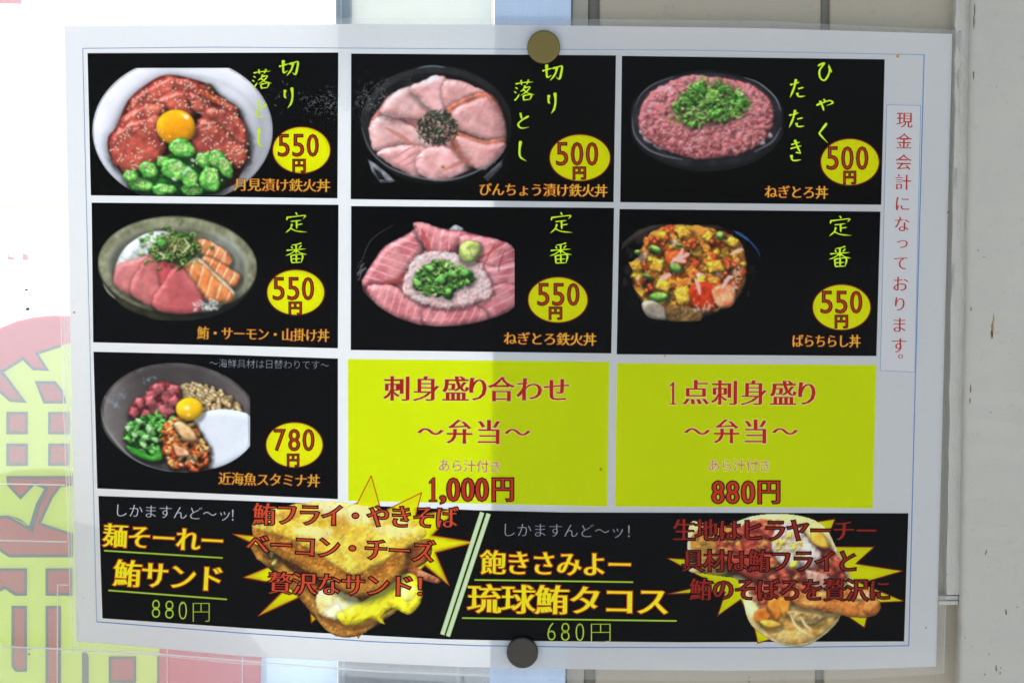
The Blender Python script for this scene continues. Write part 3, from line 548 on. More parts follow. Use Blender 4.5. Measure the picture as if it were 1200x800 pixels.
def pic_negitoro_tekka():                # slices around minced tuna, wasabi, scallion
    c = Canvas(416, 256, 603, 384, bg=(20, 17, 18), seed=14)
    c.line([(420, 320), (426, 300), (436, 280), (460, 264)], .6, (70, 66, 68), .7)
    for k in range(40): c.dot(c.r.normal(426, 5), c.r.normal(322, 6), 3, .6, -.8+c.r.normal()*.2, (140, 140, 146), .5)
    c.blob(chunk(c.r, 536, 270, 9, 7, .4, 8), (206, 204, 206), (170, 170, 172), H=4, rough=.8)
    body = [(424, 334), (438, 306), (452, 288), (474, 276), (488, 266), (484, 262), (500, 263), (520, 268), (548, 272), (570, 278), (592, 284), (603, 296), (608, 330), (603, 358), (570, 374), (530, 381), (496, 380), (462, 370), (436, 352)]
    c.blob(body, (206, 112, 114), (186, 88, 92), H=10, k=.5, sh=0)
    pk, pk2, ln = (206, 126, 126), (182, 90, 96), (226, 168, 168)
    for p, ang in [([(424, 334), (440, 304), (452, 288), (476, 276), (490, 268), (496, 290), (480, 312), (462, 332)], 1.9), ([(484, 262), (500, 262), (524, 270), (548, 274), (530, 296), (508, 298), (494, 284)], 0.2), ([(540, 276), (572, 278), (592, 284), (603, 292), (608, 316), (580, 318), (556, 310), (540, 296)], 1.2),
                   ([(556, 308), (580, 312), (612, 306), (610, 344), (586, 346), (562, 334)], 1.4), ([(540, 348), (566, 334), (610, 334), (606, 358), (574, 374), (546, 366)], 1.1), ([(430, 336), (458, 334), (480, 346), (500, 360), (500, 382), (466, 372), (440, 356)], .3), ([(496, 362), (522, 352), (556, 356), (572, 374), (534, 382), (500, 381)], .5)]:
        c.blob(p, pk, pk2, H=8, k=.6, rough=.1, var=.1, vsc=14, spec=.22, sp=3, sh=.5, shr=4, warp=1.2, stripes=(ang, 9, .10, ln), soft=1.)
    c.line([(494, 268), (500, 284), (504, 294)], 2.2, (196, 74, 66), .8); c.line([(446, 332), (466, 328), (474, 320)], 2.2, (180, 60, 56), .8); c.line([(552, 304), (570, 298), (590, 284)], 1.6, (190, 70, 60), .7)
    for l in [[(580, 286), (572, 300), (566, 312)], [(592, 292), (586, 308), (584, 318)]]: c.line(l, .9, (150, 50, 52), .6)
    mc = [(472, 338), (478, 316), (490, 300), (510, 294), (536, 298), (560, 308), (572, 326), (576, 344), (556, 354), (530, 360), (505, 358), (484, 350)]
    c.blob(mc, (224, 168, 156), (206, 144, 134), H=9, rough=1., warp=3)
    c.blob(mc, (246, 204, 198), (232, 178, 172), H=9, k=.4, rough=.35, rsc=3, warp=3, sh=0, var=.15, vsc=6, amb=.65)
    for x, y in sorted(c.inside(mc, 420, 0), key=lambda v: v[1]):
        g = c.r.uniform(-14, 14); c.blob(chunk(c.r, x, y, c.r.uniform(1.8, 4.6), c.r.uniform(1.0, 2.2), c.r.rand()*3, 6, .4), (246+g, 208+g, 202+g), (236+g, 186+g, 180+g), H=1.8, k=.45, spec=.12, sp=4, sh=.08, op=.6, soft=1.4, shr=1.3, shd=(.5, 1), var=.15, vsc=3)
    def pf():
        t = c.r.rand()*6.28; q = c.r.rand()**.6; return 514+q*30*np.cos(t)-q*4*np.sin(t), 326+q*20*np.sin(t)
    c.blob([(484, 332), (492, 316), (510, 306), (530, 312), (552, 318), (556, 328), (536, 338), (528, 350), (508, 344), (490, 340)], (40, 86, 30), (64, 120, 44), H=5, rough=.8, warp=4, sh=.3)
    greens(c, pf, 190, 1.05)
    for x, y, a, b in [(489, 330, 6, 4), (517, 326, 7, 5), (530, 320, 6, 4), (546, 319, 6, 4), (504, 314, 6, 4), (548, 330, 4, 3), (526, 341, 4, 5)]:
        c.blob(chunk(c.r, x, y, a, b, c.r.rand()*2, 8, .25), (122, 190, 80), (76, 152, 52), H=2.4, k=.6, spec=.4, sp=6, sh=.4, warp=1); c.dot(x, y-.5, a*.4, b*.3, .5, (176, 222, 128), .6)
    c.blob([(538, 292), (542, 284), (552, 282), (562, 286), (563, 296), (556, 306), (546, 308), (539, 302)], (196, 204, 122), (172, 184, 92), H=9, k=.8, rough=.3, rsc=4, spec=.08, sh=.55, smooth=True)
    c.line([(548, 290), (552, 296), (550, 304)], .7, (150, 160, 76), .7)
    m = sdf(smooth_poly(body), c.X, c.Y); c.c *= (1-.85*sstep(0, 2.5, m)*(c.Y > 330))[..., None]; keep(c, body, 1)
    c.grain(); return c

def pic_bara():                          # dark bowl: diced egg, salmon, cucumber, roe
    c = Canvas(727, 262, 902, 378, bg=(16, 14, 16), seed=19)
    c.blob(ell(800, 322, 90, 66, 0, 20), (32, 22, 16), (20, 16, 16), H=14, k=.4, sh=0)
    body = [(742, 312), (750, 296), (764, 272), (790, 264), (812, 263), (840, 270), (864, 280), (872, 296), (874, 320), (866, 346), (846, 362), (820, 370), (770, 372), (752, 352), (742, 332)]
    c.blob(body, (196, 104, 34), (214, 140, 50), H=10, rough=1.2, warp=3)
    cols = [((240, 190, 40), (222, 156, 28)), ((226, 124, 36), (206, 92, 24)), ((236, 152, 52), (222, 116, 32)), ((206, 76, 28), (182, 56, 20)), ((244, 206, 72), (226, 172, 40)), ((214, 176, 150), (186, 140, 112))]
    for x, y in sorted(c.inside(body, 230, 3), key=lambda v: v[1]):
        k = c.r.choice(6, p=[.26, .22, .2, .16, .1, .06]); s = c.r.uniform(3.5, 8.5)
        c.blob(chunk(c.r, x, y, s, s*.8, c.r.rand()*3, 4 if k in (0, 4) else 6, .2), *cols[k], H=3, k=.8, rough=.4, rsc=3, spec=.28, sp=5, sh=.28, shr=2.0, smooth=k not in (0, 4), var=.25, vsc=5, soft=1.2, warp=1)
    cube = lambda x, y, a, t: c.blob(chunk(c.r, x, y, a, a*.85, t, 4, .10), (244, 196, 60), (226, 160, 40), H=6, k=.35, rough=.5, warp=1.2, rsc=3, spec=.15, sh=.55, smooth=False, var=.25, vsc=6)
    for x, y, a, t in [(745, 311, 10, .2), (770, 310, 11, .9), (775, 276, 9, .3), (800, 272, 10, .1), (830, 276, 9, 1), (859, 283, 9, .5), (777, 334, 11, .4), (801, 346, 15, .7), (838, 312, 13, .2), (815, 293, 9, .3), (849, 294, 7, .8), (752, 340, 9, .6)]: cube(x, y, a, t)
    c.blob([(780, 300), (794, 292), (808, 298), (802, 312), (786, 316)], (224, 96, 32), (196, 66, 20), H=5, spec=.2)
    c.blob([(808, 338), (824, 330), (840, 336), (850, 352), (828, 366), (812, 358)], (206, 62, 24), (176, 44, 14), H=7, spec=.2, sh=.5)
    c.blob([(834, 340), (850, 332), (862, 342), (858, 358), (842, 360)], (232, 150, 100), (214, 110, 70), H=5, spec=.25, sh=.4)
    for x, y in [(757, 332), (752, 326), (764, 336), (776, 282), (768, 288), (860, 306), (850, 322), (838, 286), (812, 282)]: 
        for k in range(4): c.blob(ell(x+c.r.normal()*5, y+c.r.normal()*4, 3, 3, 0, 8), (220, 84, 24), (190, 50, 14), H=3, spec=.6, sp=5, sh=.4)
    for x, y, a, b, t in [(792, 314, 8, 6, .4), (844, 276, 5, 5, 0), (768, 292, 8, 4, .4), (772, 348, 12, 6, -.05), (758, 324, 6, 2.5, .2), (747, 296, 4, 3, 0), (796, 288, 4, 2, .3)]:
        c.blob(ell(x, y, a, b, t), (30, 92, 24), (44, 120, 30), H=2, spec=.3, sh=.5); c.blob(ell(x, y-1.4, a*.82, b*.66, t), (128, 172, 66), (160, 190, 96), H=2, spec=.1, sh=0)
    for l, w in [([(786, 308), (796, 300), (800, 292)], 2.2), ([(790, 304), (802, 306)], 2.6), ([(814, 326), (818, 334), (820, 344)], 2.2), ([(846, 338), (852, 328), (856, 324)], 2.4), ([(856, 298), (864, 294), (870, 292)], 2), ([(798, 302), (806, 298)], 2.5), ([(776, 326), (784, 322)], 3)]: c.line(l, w, (232, 186, 176), .9)
    c.blob([(752, 356), (764, 352), (778, 360), (784, 374), (760, 372)], (196, 186, 170), (160, 148, 128), H=6, k=.7, spec=.2, sh=.4)
    c.blob([(780, 360), (800, 358), (822, 366), (818, 378), (786, 378)], (150, 110, 60), (110, 78, 36), H=5, rough=1, sh=.3)
    for k in range(70):
        t = c.r.uniform(-.2, 1.5); x = 806+58*np.cos(t)+c.r.normal()*3; y = 318+46*np.sin(t)+c.r.normal()*2; c.dot(x, y, 2.6, .8, c.r.rand()*3, (226, 206, 180), .6)
    for k in range(90): x, y = c.inside(body, 1)[0]; c.dot(x, y, 1.3, .6, c.r.rand()*3, (246, 224, 150), .6)
    c.line([(858, 270), (868, 274), (878, 282), (888, 294), (891, 303)], 1.1, (20, 70, 130), .9); c.line([(862, 272), (876, 281)], .8, (60, 120, 190), .8)
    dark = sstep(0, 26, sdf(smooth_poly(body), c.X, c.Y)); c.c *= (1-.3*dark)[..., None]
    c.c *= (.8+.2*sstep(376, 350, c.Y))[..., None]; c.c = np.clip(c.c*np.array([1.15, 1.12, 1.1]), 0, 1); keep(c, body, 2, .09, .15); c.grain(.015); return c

def pic_stamina():                       # brown bowl: diced tuna, natto, yolk, yam, kimchi, okra
    c = Canvas(116, 420, 293, 556, bg=(20, 19, 19), seed=23)
    rim = ell(210, 489, 93, 64, .10, 28)
    c.blob(rim, (58, 52, 50), (74, 68, 66), H=8, k=.3, rough=.15, sh=0, spec=.05)
    X, Y = c.X, c.Y; ind = sdf(smooth_poly(ell(210, 488, 89, 60, .1, 26)), X, Y); m = sstep(2, -3, ind)
    tone = (np.array([70, 62, 60])+np.array([58, 56, 54])*sstep(420, 470, Y+X*.1)[..., None]*sstep(170, 120, X)[..., None]+np.array([30, 28, 28])*sstep(230, 290, X)[..., None])/255*(1+.25*noise(X, Y, 14, 2))[..., None]
    tone = tone*(1+.35*np.exp(-(ind/2)**2))[..., None]; c.c = c.c*(1-m[..., None])+tone*m[..., None]
    c.line([(118, 478), (124, 500), (138, 520), (158, 538), (184, 550), (214, 553), (244, 550), (270, 540)], 1.0, (168, 166, 166), .9)
    for x, y, r in [(175, 444, 5), (130, 468, 5), (142, 463, 5), (136, 474, 4)]:
        for k in range(16): c.dot(x+c.r.normal()*r*.7, y+c.r.normal()*r*.5, 1.6, 1.1, c.r.rand(), (140, 160, 180), .3)
    # natto
    nat = [(212, 456), (222, 450), (244, 455), (264, 462), (280, 474), (278, 484), (250, 482), (228, 476)]
    c.blob(nat, (150, 112, 60), H=5, rough=1, warp=1)
    for x, y in sorted(c.inside(nat, 170, -1), key=lambda v: v[1]):
        g = c.r.uniform(-16, 16); c.blob(ell(x, y, 3.6, 2.5, c.r.rand()*3, 9), (214+g, 178+g, 124+g), (190+g, 150+g, 94+g), H=2.4, k=.6, spec=.3, sp=5, sh=.45, shr=1.4, shd=(.6, 1))
    # yam
    c.blob([(222, 500), (232, 486), (250, 480), (272, 480), (296, 490), (298, 530), (280, 540), (262, 548), (240, 548), (228, 534), (230, 518)], (226, 228, 232), (220, 222, 228), H=10, k=.25, var=.02, spec=.08, sh=.4)
    tu = [(150, 488), (156, 470), (172, 462), (178, 450), (196, 447), (212, 456), (214, 470), (206, 486), (196, 494), (170, 488)]
    c.blob(tu, (140, 44, 48), H=6, rough=.8, sh=.5, warp=1)
    for x, y, a in [(158, 482, 9), (172, 486, 10), (164, 472, 9), (182, 478, 11), (178, 462, 9), (194, 480, 12), (196, 464, 11), (186, 454, 9), (204, 456, 10), (204, 470, 10), (190, 490, 9), (177, 470, 8)]:
        c.blob(chunk(c.r, x, y, a, a*.8, c.r.rand()*3, 5, .2), (190, 98, 100), (160, 66, 70), H=5, k=.45, spec=.2, sp=4, sh=.4, shr=2.5, var=.2, vsc=8, smooth=False, warp=1.2)
    okp = [(146, 506), (160, 490), (176, 486), (188, 486), (196, 500), (190, 516), (192, 534), (178, 540), (160, 530), (148, 518)]
    c.blob(okp, (24, 78, 20), H=6, rough=1, warp=1.5)
    for x, y in sorted(c.inside(okp, 70, 1), key=lambda v: v[1]):
        g = c.r.rand(); c.blob(chunk(c.r, x, y, c.r.uniform(3, 6), c.r.uniform(2, 3.8), c.r.rand()*3, 6, .4), (70+70*g, 170+44*g, 54+46*g), (40+50*g, 128+30*g, 32+30*g), H=2.2, k=.7, spec=.4, sp=6, sh=.4, shr=1.8, var=.25, vsc=4, warp=1)
    for x, y in [(163, 493), (175, 502), (182, 515), (168, 521), (150, 501), (171, 512), (158, 509)]:
        c.blob(chunk(c.r, x, y, 4.6, 3.4, c.r.rand(), 6, .3), (204, 232, 184), (160, 208, 130), H=2, k=.5, spec=.3, sh=.3, warp=1)
    c.blob([(148, 522), (162, 526), (178, 534), (190, 530), (190, 538), (176, 540), (156, 532)], (70, 170, 50), (40, 130, 32), H=3, spec=.3); c.blob(ell(203, 491, 5, 4), (50, 140, 40), (90, 170, 60), H=3)
    km = [(190, 512), (196, 498), (208, 488), (222, 490), (234, 506), (242, 520), (246, 540), (238, 552), (214, 552), (200, 548), (192, 530)]
    c.blob(km, (170, 70, 24), H=6, rough=1, warp=2)
    for x, y in sorted(c.inside(km, 120, 1), key=lambda v: v[1]):
        k = c.r.rand(); col = (220, 104, 34) if k < .5 else ((196, 66, 22) if k < .75 else (236, 176, 96)); s = c.r.uniform(3, 8)
        c.blob(chunk(c.r, x, y, s, s*.5, c.r.rand()*3, 6, .35), col, (col[0]*.85, col[1]*.7, col[2]*.6), H=2.6, spec=.45, sp=5, sh=.45, shr=2, var=.25, vsc=4, warp=.8)
    c.blob([(204, 496), (214, 494), (228, 506), (230, 516), (218, 516), (208, 506)], (238, 204, 150), (220, 170, 110), H=4, spec=.3); c.blob([(204, 522), (218, 526), (222, 534), (208, 534)], (240, 170, 120), H=3, spec=.4)
    for x, y in [(218, 530), (212, 544), (226, 541), (200, 514)]: c.dot(x, y, 3, 1.4, .6, (255, 236, 214), .8)
    c.blob(ell(222, 479, 16, 13.5), (246, 186, 16), (250, 196, 24), H=13, k=.6, var=.04, spec=0, sh=.55, amb=.62); c.dot(219, 478, 3.2, 2.2, .2, (255, 246, 200)); c.dot(221, 486, 2, 1.4, 0, (255, 232, 130), .9); c.dot(228, 471, 2, 1, .6, (255, 222, 90), .8)
    c.a = c.a*sstep(.8, -.6, sdf(smooth_poly(rim), X, Y))
    c.grain(); return c

def pic_sandwich():                      # toasted sandwich cut with egg, cheese and fried fish
    c = Canvas(286, 583, 520, 750, alpha=0, seed=31, bg=(150, 100, 40), res=1.6); B = dict(cover=True, soft=.6)
    cr, cr2 = (206, 138, 44), (176, 104, 26)
    c.blob([(292, 636), (320, 644), (400, 680), (474, 668), (488, 684), (484, 706), (462, 716), (440, 735), (402, 746), (374, 730), (344, 694), (312, 664), (298, 650)], (132, 66, 24), (104, 46, 16), H=8, rough=.6, rsc=4, sh=0, **B)
    c.blob([(474, 640), (490, 632), (506, 632), (505, 652), (492, 664), (476, 668)], (170, 96, 34), (142, 72, 22), H=6, rough=.4, rsc=3, sh=0, **B)
    c.blob([(466, 664), (482, 662), (500, 670), (516, 678), (513, 684), (494, 680), (474, 678)], (168, 82, 40), (206, 130, 84), H=3, rough=.6, rsc=3, spec=.3, sh=0, **B)
    c.blob([(292, 634), (304, 640), (330, 656), (344, 672), (342, 684), (324, 668), (304, 658), (296, 646)], (222, 160, 60), (196, 120, 34), H=5, rough=.6, rsc=3, sh=0, warp=1, **B)
    c.blob([(306, 648), (324, 654), (346, 672), (370, 690), (392, 712), (404, 740), (390, 744), (366, 718), (344, 692), (322, 668)], (214, 150, 56), cr2, H=7, k=.6, rough=.5, rsc=3, sh=.3, warp=1, **B)
    c.blob([(364, 706), (384, 716), (412, 728), (440, 724), (462, 712), (466, 716), (440, 732), (424, 744), (402, 747), (384, 740), (372, 726)], (190, 118, 36), (224, 160, 66), H=8, k=.6, rough=.4, rsc=3, sh=.3, **B)
    c.blob([(372, 716), (392, 724), (420, 730), (440, 726), (428, 736), (404, 738), (384, 730)], (160, 84, 26), (190, 112, 40), H=3, sh=0, soft=2, op=.7)
    for x, y, a in [(318, 650, 5), (322, 658, 5), (312, 646, 4)]: c.blob(chunk(c.r, x, y, a, a*.6, c.r.rand(), 7), (250, 240, 214), (246, 206, 60), H=3, spec=.4, warp=1)
    c.blob([(356, 682), (380, 690), (410, 700), (426, 704), (420, 716), (396, 712), (370, 700)], (196, 96, 36), (150, 62, 20), H=4, rough=.5, sh=.4)
    c.blob([(370, 708), (374, 692), (390, 688), (412, 696), (424, 708), (418, 722), (396, 726), (376, 720)], (250, 238, 196), (240, 214, 140), H=7, k=.5, spec=.2, sp=4, sh=.4, warp=1)
    c.blob([(394, 720), (408, 712), (428, 702), (452, 690), (466, 676), (480, 671), (491, 678), (496, 694), (491, 710), (480, 720), (468, 716), (460, 712), (452, 717), (448, 724), (452, 732), (444, 729), (436, 725), (420, 731), (404, 732)], (250, 236, 30), (236, 206, 16), H=7, k=.7, rough=.3, rsc=5, spec=.45, sp=5, sh=.45, warp=1, **B)
    c.blob([(470, 690), (480, 684), (488, 690), (484, 702), (474, 704)], (252, 250, 190), (248, 236, 90), H=5, k=.4, spec=.3, sh=0, soft=2, op=.8)
    # upper slice: crust and toasted face
    crust = [(295, 616), (300, 612), (340, 620), (412, 660), (474, 640), (476, 652), (474, 666), (464, 680), (446, 692), (430, 698), (410, 698), (396, 690), (372, 676), (344, 661), (318, 646), (298, 632)]
    c.blob(crust, (192, 122, 36), (160, 90, 22), H=12, k=.6, rough=.55, rsc=2.6, sh=.6, shr=5, shd=(1, 4), warp=1, var=.3, vsc=8, **B)
    c.blob([(330, 640), (370, 660), (412, 684), (450, 672), (470, 654), (474, 662), (450, 686), (416, 694), (376, 672)], (226, 164, 60), H=6, k=.1, sh=0, soft=5, op=.45)
    top = [(295, 612), (304, 600), (326, 594), (351, 589), (376, 587), (404, 588), (436, 593), (464, 600), (486, 610), (499, 620), (498, 630), (484, 637), (470, 645), (444, 661), (420, 672), (412, 673), (396, 664), (374, 650), (350, 636), (322, 625), (300, 619)]
    c.blob(top, (244, 218, 82), (232, 190, 52), H=6, k=.35, rough=.35, rsc=4, var=.16, vsc=14, sh=.1, spec=.05, warp=1.2, **B)
    for pl, col, s_ in [([(360, 592), (400, 590), (440, 598), (450, 612), (420, 614), (390, 606)], (252, 246, 206), 5), ([(345, 618), (372, 616), (392, 622), (380, 630), (352, 628)], (252, 244, 190), 4), ([(440, 616), (470, 614), (488, 620), (470, 630), (450, 628)], (252, 244, 186), 4), ([(462, 606), (480, 612), (470, 618)], (250, 240, 170), 3), ([(325, 600), (350, 596), (352, 606), (330, 610)], (214, 150, 40), 5), ([(385, 608), (404, 604), (410, 620), (392, 626)], (216, 158, 44), 5), ([(410, 640), (430, 636), (436, 650), (418, 658)], (226, 178, 50), 5), ([(430, 604), (444, 602), (440, 616)], (222, 170, 50), 4)]:
        c.blob(pl, col, H=8, k=.05, sh=0, soft=s_, op=.75, warp=5, spec=0)
    for x, y in c.inside(top, 520, 3): c.dot(x, y, c.r.uniform(.5, 1.8), c.r.uniform(.4, 1.1), c.r.rand()*3, (252, 240, 170) if c.r.rand() < .6 else (196, 140, 40), .4)
    for x, y in c.inside(crust, 420, 2): 
        if y > 640 or x < 330: c.dot(x, y, c.r.uniform(.5, 1.6), .6, c.r.rand()*3, (228, 168, 76) if c.r.rand() < .5 else (110, 60, 14), .4)
    for x, y in c.inside([(344, 690), (366, 716), (384, 738), (404, 746), (430, 738), (420, 730), (386, 720), (360, 694)], 200, 1): c.dot(x, y, c.r.uniform(.5, 1.6), .6, c.r.rand()*3, (236, 178, 84) if c.r.rand() < .5 else (120, 66, 18), .4)
    c.grain(.02, .5); return c

def pic_taco():                          # soft pancake taco with fried fish and minced topping
    c = Canvas(800, 600, 1038, 762, alpha=0, seed=37, bg=(150, 110, 60)); B = dict(cover=True)
    pan = [(806, 668), (805, 640), (808, 612), (822, 611), (838, 618), (858, 612), (880, 604), (904, 601), (930, 602), (954, 608), (970, 620), (980, 640), (992, 664), (1004, 690), (990, 704), (984, 726), (964, 746), (940, 758), (914, 755), (890, 742), (876, 726), (870, 702), (864, 680), (848, 676), (822, 672)]
    c.blob(pan, (238, 222, 168), (222, 194, 128), H=12, k=.35, rough=.35, rsc=6, sh=0, var=.12, vsc=14, **B)
    c.blob([(884, 720), (920, 712), (960, 722), (982, 722), (962, 744), (938, 754), (910, 750)], (222, 186, 110), (206, 150, 66), H=14, k=.3, rough=.4, sh=0)
    for x, y in c.inside(pan, 200, 4): c.dot(x, y, c.r.uniform(1, 3), c.r.uniform(.8, 2), c.r.rand()*3, (196, 140, 70) if c.r.rand() < .5 else (238, 220, 170), .4)
    c.blob([(810, 630), (830, 616), (860, 616), (868, 650), (850, 674), (820, 668)], (190, 120, 40), (150, 110, 50), H=7, rough=.8)
    c.blob([(826, 660), (846, 656), (856, 668), (846, 676), (830, 674)], (96, 84, 40), (120, 100, 50), H=3)
    mass = [(840, 634), (862, 618), (884, 610), (910, 612), (936, 618), (950, 640), (972, 640), (990, 668), (984, 690), (950, 700), (920, 706), (900, 716), (884, 700), (876, 680), (856, 668), (842, 652)]
    c.blob(mass, (150, 54, 40), (120, 36, 28), H=10, rough=1.2, rsc=5, warp=3)
    for x, y in sorted(c.inside(mass, 300, 1), key=lambda v: v[1]):
        k = c.r.rand(); col = (198, 76, 52) if k < .5 else ((172, 52, 38) if k < .72 else ((204, 112, 72) if k < .9 else (222, 170, 60))); s = c.r.uniform(2.5, 7)
        c.blob(chunk(c.r, x, y, s, s*.7, c.r.rand()*3, 6, .35), col, (col[0]*.8, col[1]*.7, col[2]*.7), H=3, k=.6, spec=.3, sp=4, sh=.2, shr=2, var=.3, vsc=4, warp=1.5, soft=1.6, op=.75)
    c.blob([(846, 648), (878, 652), (900, 664), (888, 680), (862, 668)], (190, 84, 66), (150, 50, 36), H=6, spec=.25, sh=.5)
    for p, cc in [([(904, 632), (914, 616), (930, 612), (944, 628), (954, 652), (940, 664), (920, 664), (908, 650)], (216, 206, 206)), ([(930, 644), (950, 636), (962, 650), (956, 662), (940, 664)], (226, 216, 222)), ([(944, 668), (966, 672), (984, 688), (966, 694), (950, 684)], (206, 170, 160))]:
        c.blob(p, cc, (cc[0]-24, cc[1]-40, cc[2]-44), H=6, rough=.7, spec=.2, sh=.4, warp=2)
    for x, y in [(918, 636), (930, 640), (909, 634), (922, 648), (936, 650), (912, 642), (938, 636), (926, 628), (930, 660)]: c.blob(chunk(c.r, x, y, 5, 3.2, c.r.rand()*3, 6, .4), (236, 214, 60), (216, 180, 40), H=2.4, spec=.2, sh=.1, soft=1.6, warp=2)
    c.blob([(954, 620), (966, 628), (972, 642), (958, 640), (950, 632)], (226, 176, 60), (206, 130, 40), H=4)
    fish = [(930, 690), (950, 694), (984, 690), (1012, 688), (1030, 700), (1032, 716), (1016, 724), (990, 722), (960, 716), (938, 712), (926, 702)]
    c.blob(fish, (206, 140, 66), (180, 104, 40), H=8, k=.8, rough=.6, rsc=4, spec=.15, sh=.55, warp=1.5, **B)
    c.blob([(1000, 690), (1014, 690), (1020, 700), (1008, 704), (998, 698)], (222, 190, 140), (206, 150, 90), H=4, rough=.6, sh=.1, soft=2, warp=2)
    c.blob([(1016, 702), (1030, 704), (1032, 716), (1018, 722), (1010, 714)], (186, 100, 36), (206, 136, 66), H=7, rough=.5, sh=.1, soft=2.5, warp=1.5)
    for p in [[(900, 706), (912, 698), (918, 716), (908, 728)], [(914, 700), (926, 704), (924, 722), (914, 718)], [(884, 716), (900, 712), (902, 728), (888, 730)]]: c.blob(p, (220, 144, 44), (196, 104, 28), H=4, spec=.2, sh=.25, soft=1.6, warp=2)
    c.blob([(920, 716), (942, 716), (966, 722), (954, 732), (934, 728)], (180, 150, 96), (140, 110, 60), H=4, rough=.8)
    for l in [[(926, 720), (934, 734), (946, 742)], [(938, 722), (944, 732), (950, 736)]]: c.line(l, 1.6, (236, 222, 180), .8)
    c.blob([(890, 728), (904, 726), (916, 732), (902, 736)], (222, 170, 60), H=3)
    c.c = np.clip(c.c*np.array([1.16, 1.15, 1.1]), 0, 1); c.grain(.03, .9); return c
PICS = [('tsukimi', pic_tsukimi), ('binchou', pic_binchou), ('negitoro', pic_negitoro), ('sanshoku', pic_sanshoku), ('tekka', pic_negitoro_tekka), ('bara', pic_bara), ('stamina', pic_stamina), ('sandwich', pic_sandwich), ('taco', pic_taco)]

# ================================================================ the laminated menu sheet
a = at(600, 782, 0); POS = empty('menu_poster', tuple(a), 'laminated photo menu sheet with nine food and offer panels held by two round magnets', 'menu'); ORG[POS.name] = Vector(a)
K = 1.0
WHT = (238, 236, 234)
m_paper = ink('white_paper', WHT, .95, trans=.38, mott=.012, sc_=500)
m_black = ink('black_print', (11, 10, 11), trans=.5, mott=.22, sc_=700)
m_yel = ink('yellow_print', (238, 250, 0), trans=.56, mott=.035)
m_white = ink('white_print', (226, 228, 232)); m_soft = ink('grey_white_print', (172, 174, 182))
m_lime = ink('lime_print', (218, 250, 40)); m_gold = ink('gold_print', (240, 190, 50)); m_redo = ink('red_edge_print', (176, 62, 40))
m_num = ink('orange_red_print', (200, 50, 28)); m_dko = ink('dark_edge_print', (22, 5, 5)); m_oval = ink('oval_yellow_print', (252, 252, 0), trans=.5); m_ovo = ink('dark_red_ring_print', (130, 24, 22))
m_bred = ink('brick_red_print', (188, 32, 16)); m_peach = ink('pale_edge_print', (236, 214, 150)); m_brt = ink('bright_yellow_print', (255, 238, 20)); m_bro = ink('orange_edge_print', (206, 74, 20))
m_pink = ink('rose_print', (206, 84, 90)); m_note = ink('note_red_print', (190, 52, 46)); m_blue = ink('blue_line_print', (92, 140, 190)); m_thin = ink('pale_blue_line_print', (158, 174, 196)); m_pale = ink('pale_green_print', (222, 236, 206)); m_grn = ink('green_line_print', (186, 214, 60))
m_or = ink('callout_red_print', (234, 80, 44)); m_or2 = ink('callout_red_shaded_print', (158, 36, 22)); m_hdk = ink('heading_dark_edge', (22, 6, 5)); m_star = ink('starburst_yellow_print', (250, 246, 0), trans=.5)  # right callouts: same red ink, the dimmer light there put into its colour
L0, L1, L2, L3, L4, L5, L6 = [k*.00004 for k in range(7)]

def poly_at(line, t):
    line = np.array(line, float); s = np.concatenate([[0], np.cumsum(np.hypot(*np.diff(line, axis=0).T))]); t = np.asarray(t)*s[-1]
    return np.stack([np.interp(t, s, line[:, 0]), np.interp(t, s, line[:, 1])], -1)
def patch(name, top, bot, mat, lift, parent, cell=8., label=None, covers=()):
    W = max(2, int(np.hypot(*(np.array(top[-1])-top[0]))/cell)); H = max(2, int(np.hypot(*(np.array(bot[0])-top[0]))/cell))
    tx = np.linspace(0, 1, W+1); T = poly_at(top, tx); B = poly_at(bot, tx); v = np.linspace(0, 1, H+1)[:, None, None]
    G = (T[None]*(1-v)+B[None]*v).reshape(-1, 2); P = on_sheet(G[:, 0], G[:, 1], lift)
    F = [(j*(W+1)+i, (j+1)*(W+1)+i, (j+1)*(W+1)+i+1, j*(W+1)+i+1) for j in range(H) for i in range(W)]
    if covers:                                  # no black ink under the pictures and badges: the sheet is printed once
        m = np.zeros(len(G), bool)
        for cv in covers: m |= cv(G[:, 0], G[:, 1])
        F = [f for f in F if not all(m[i] for i in f)]
    o = mesh(name, P, F, mat, parent, smooth=True)
    if label: o['label'] = label
    return o
def pic_cover(c):
    def f(x, y):
        i = ((x-c.x0)/(c.x1-c.x0)*(c.w-1)); j = ((y-c.y0)/(c.y1-c.y0)*(c.h-1)); ok = (i >= 1) & (j >= 1) & (i < c.w-2) & (j < c.h-2)
        return ok & (c.a[np.clip(j, 0, c.h-1).astype(int), np.clip(i, 0, c.w-1).astype(int)] > .985)
    return f
def oval_cover(cx, cy, rx, ry): return lambda x, y: ((x-cx)/(rx-.8))**2+((y-cy)/(ry-.8))**2 < 1
def poly_cover(pts): return lambda x, y: sdf(np.array(pts, float), x, y) < -.8
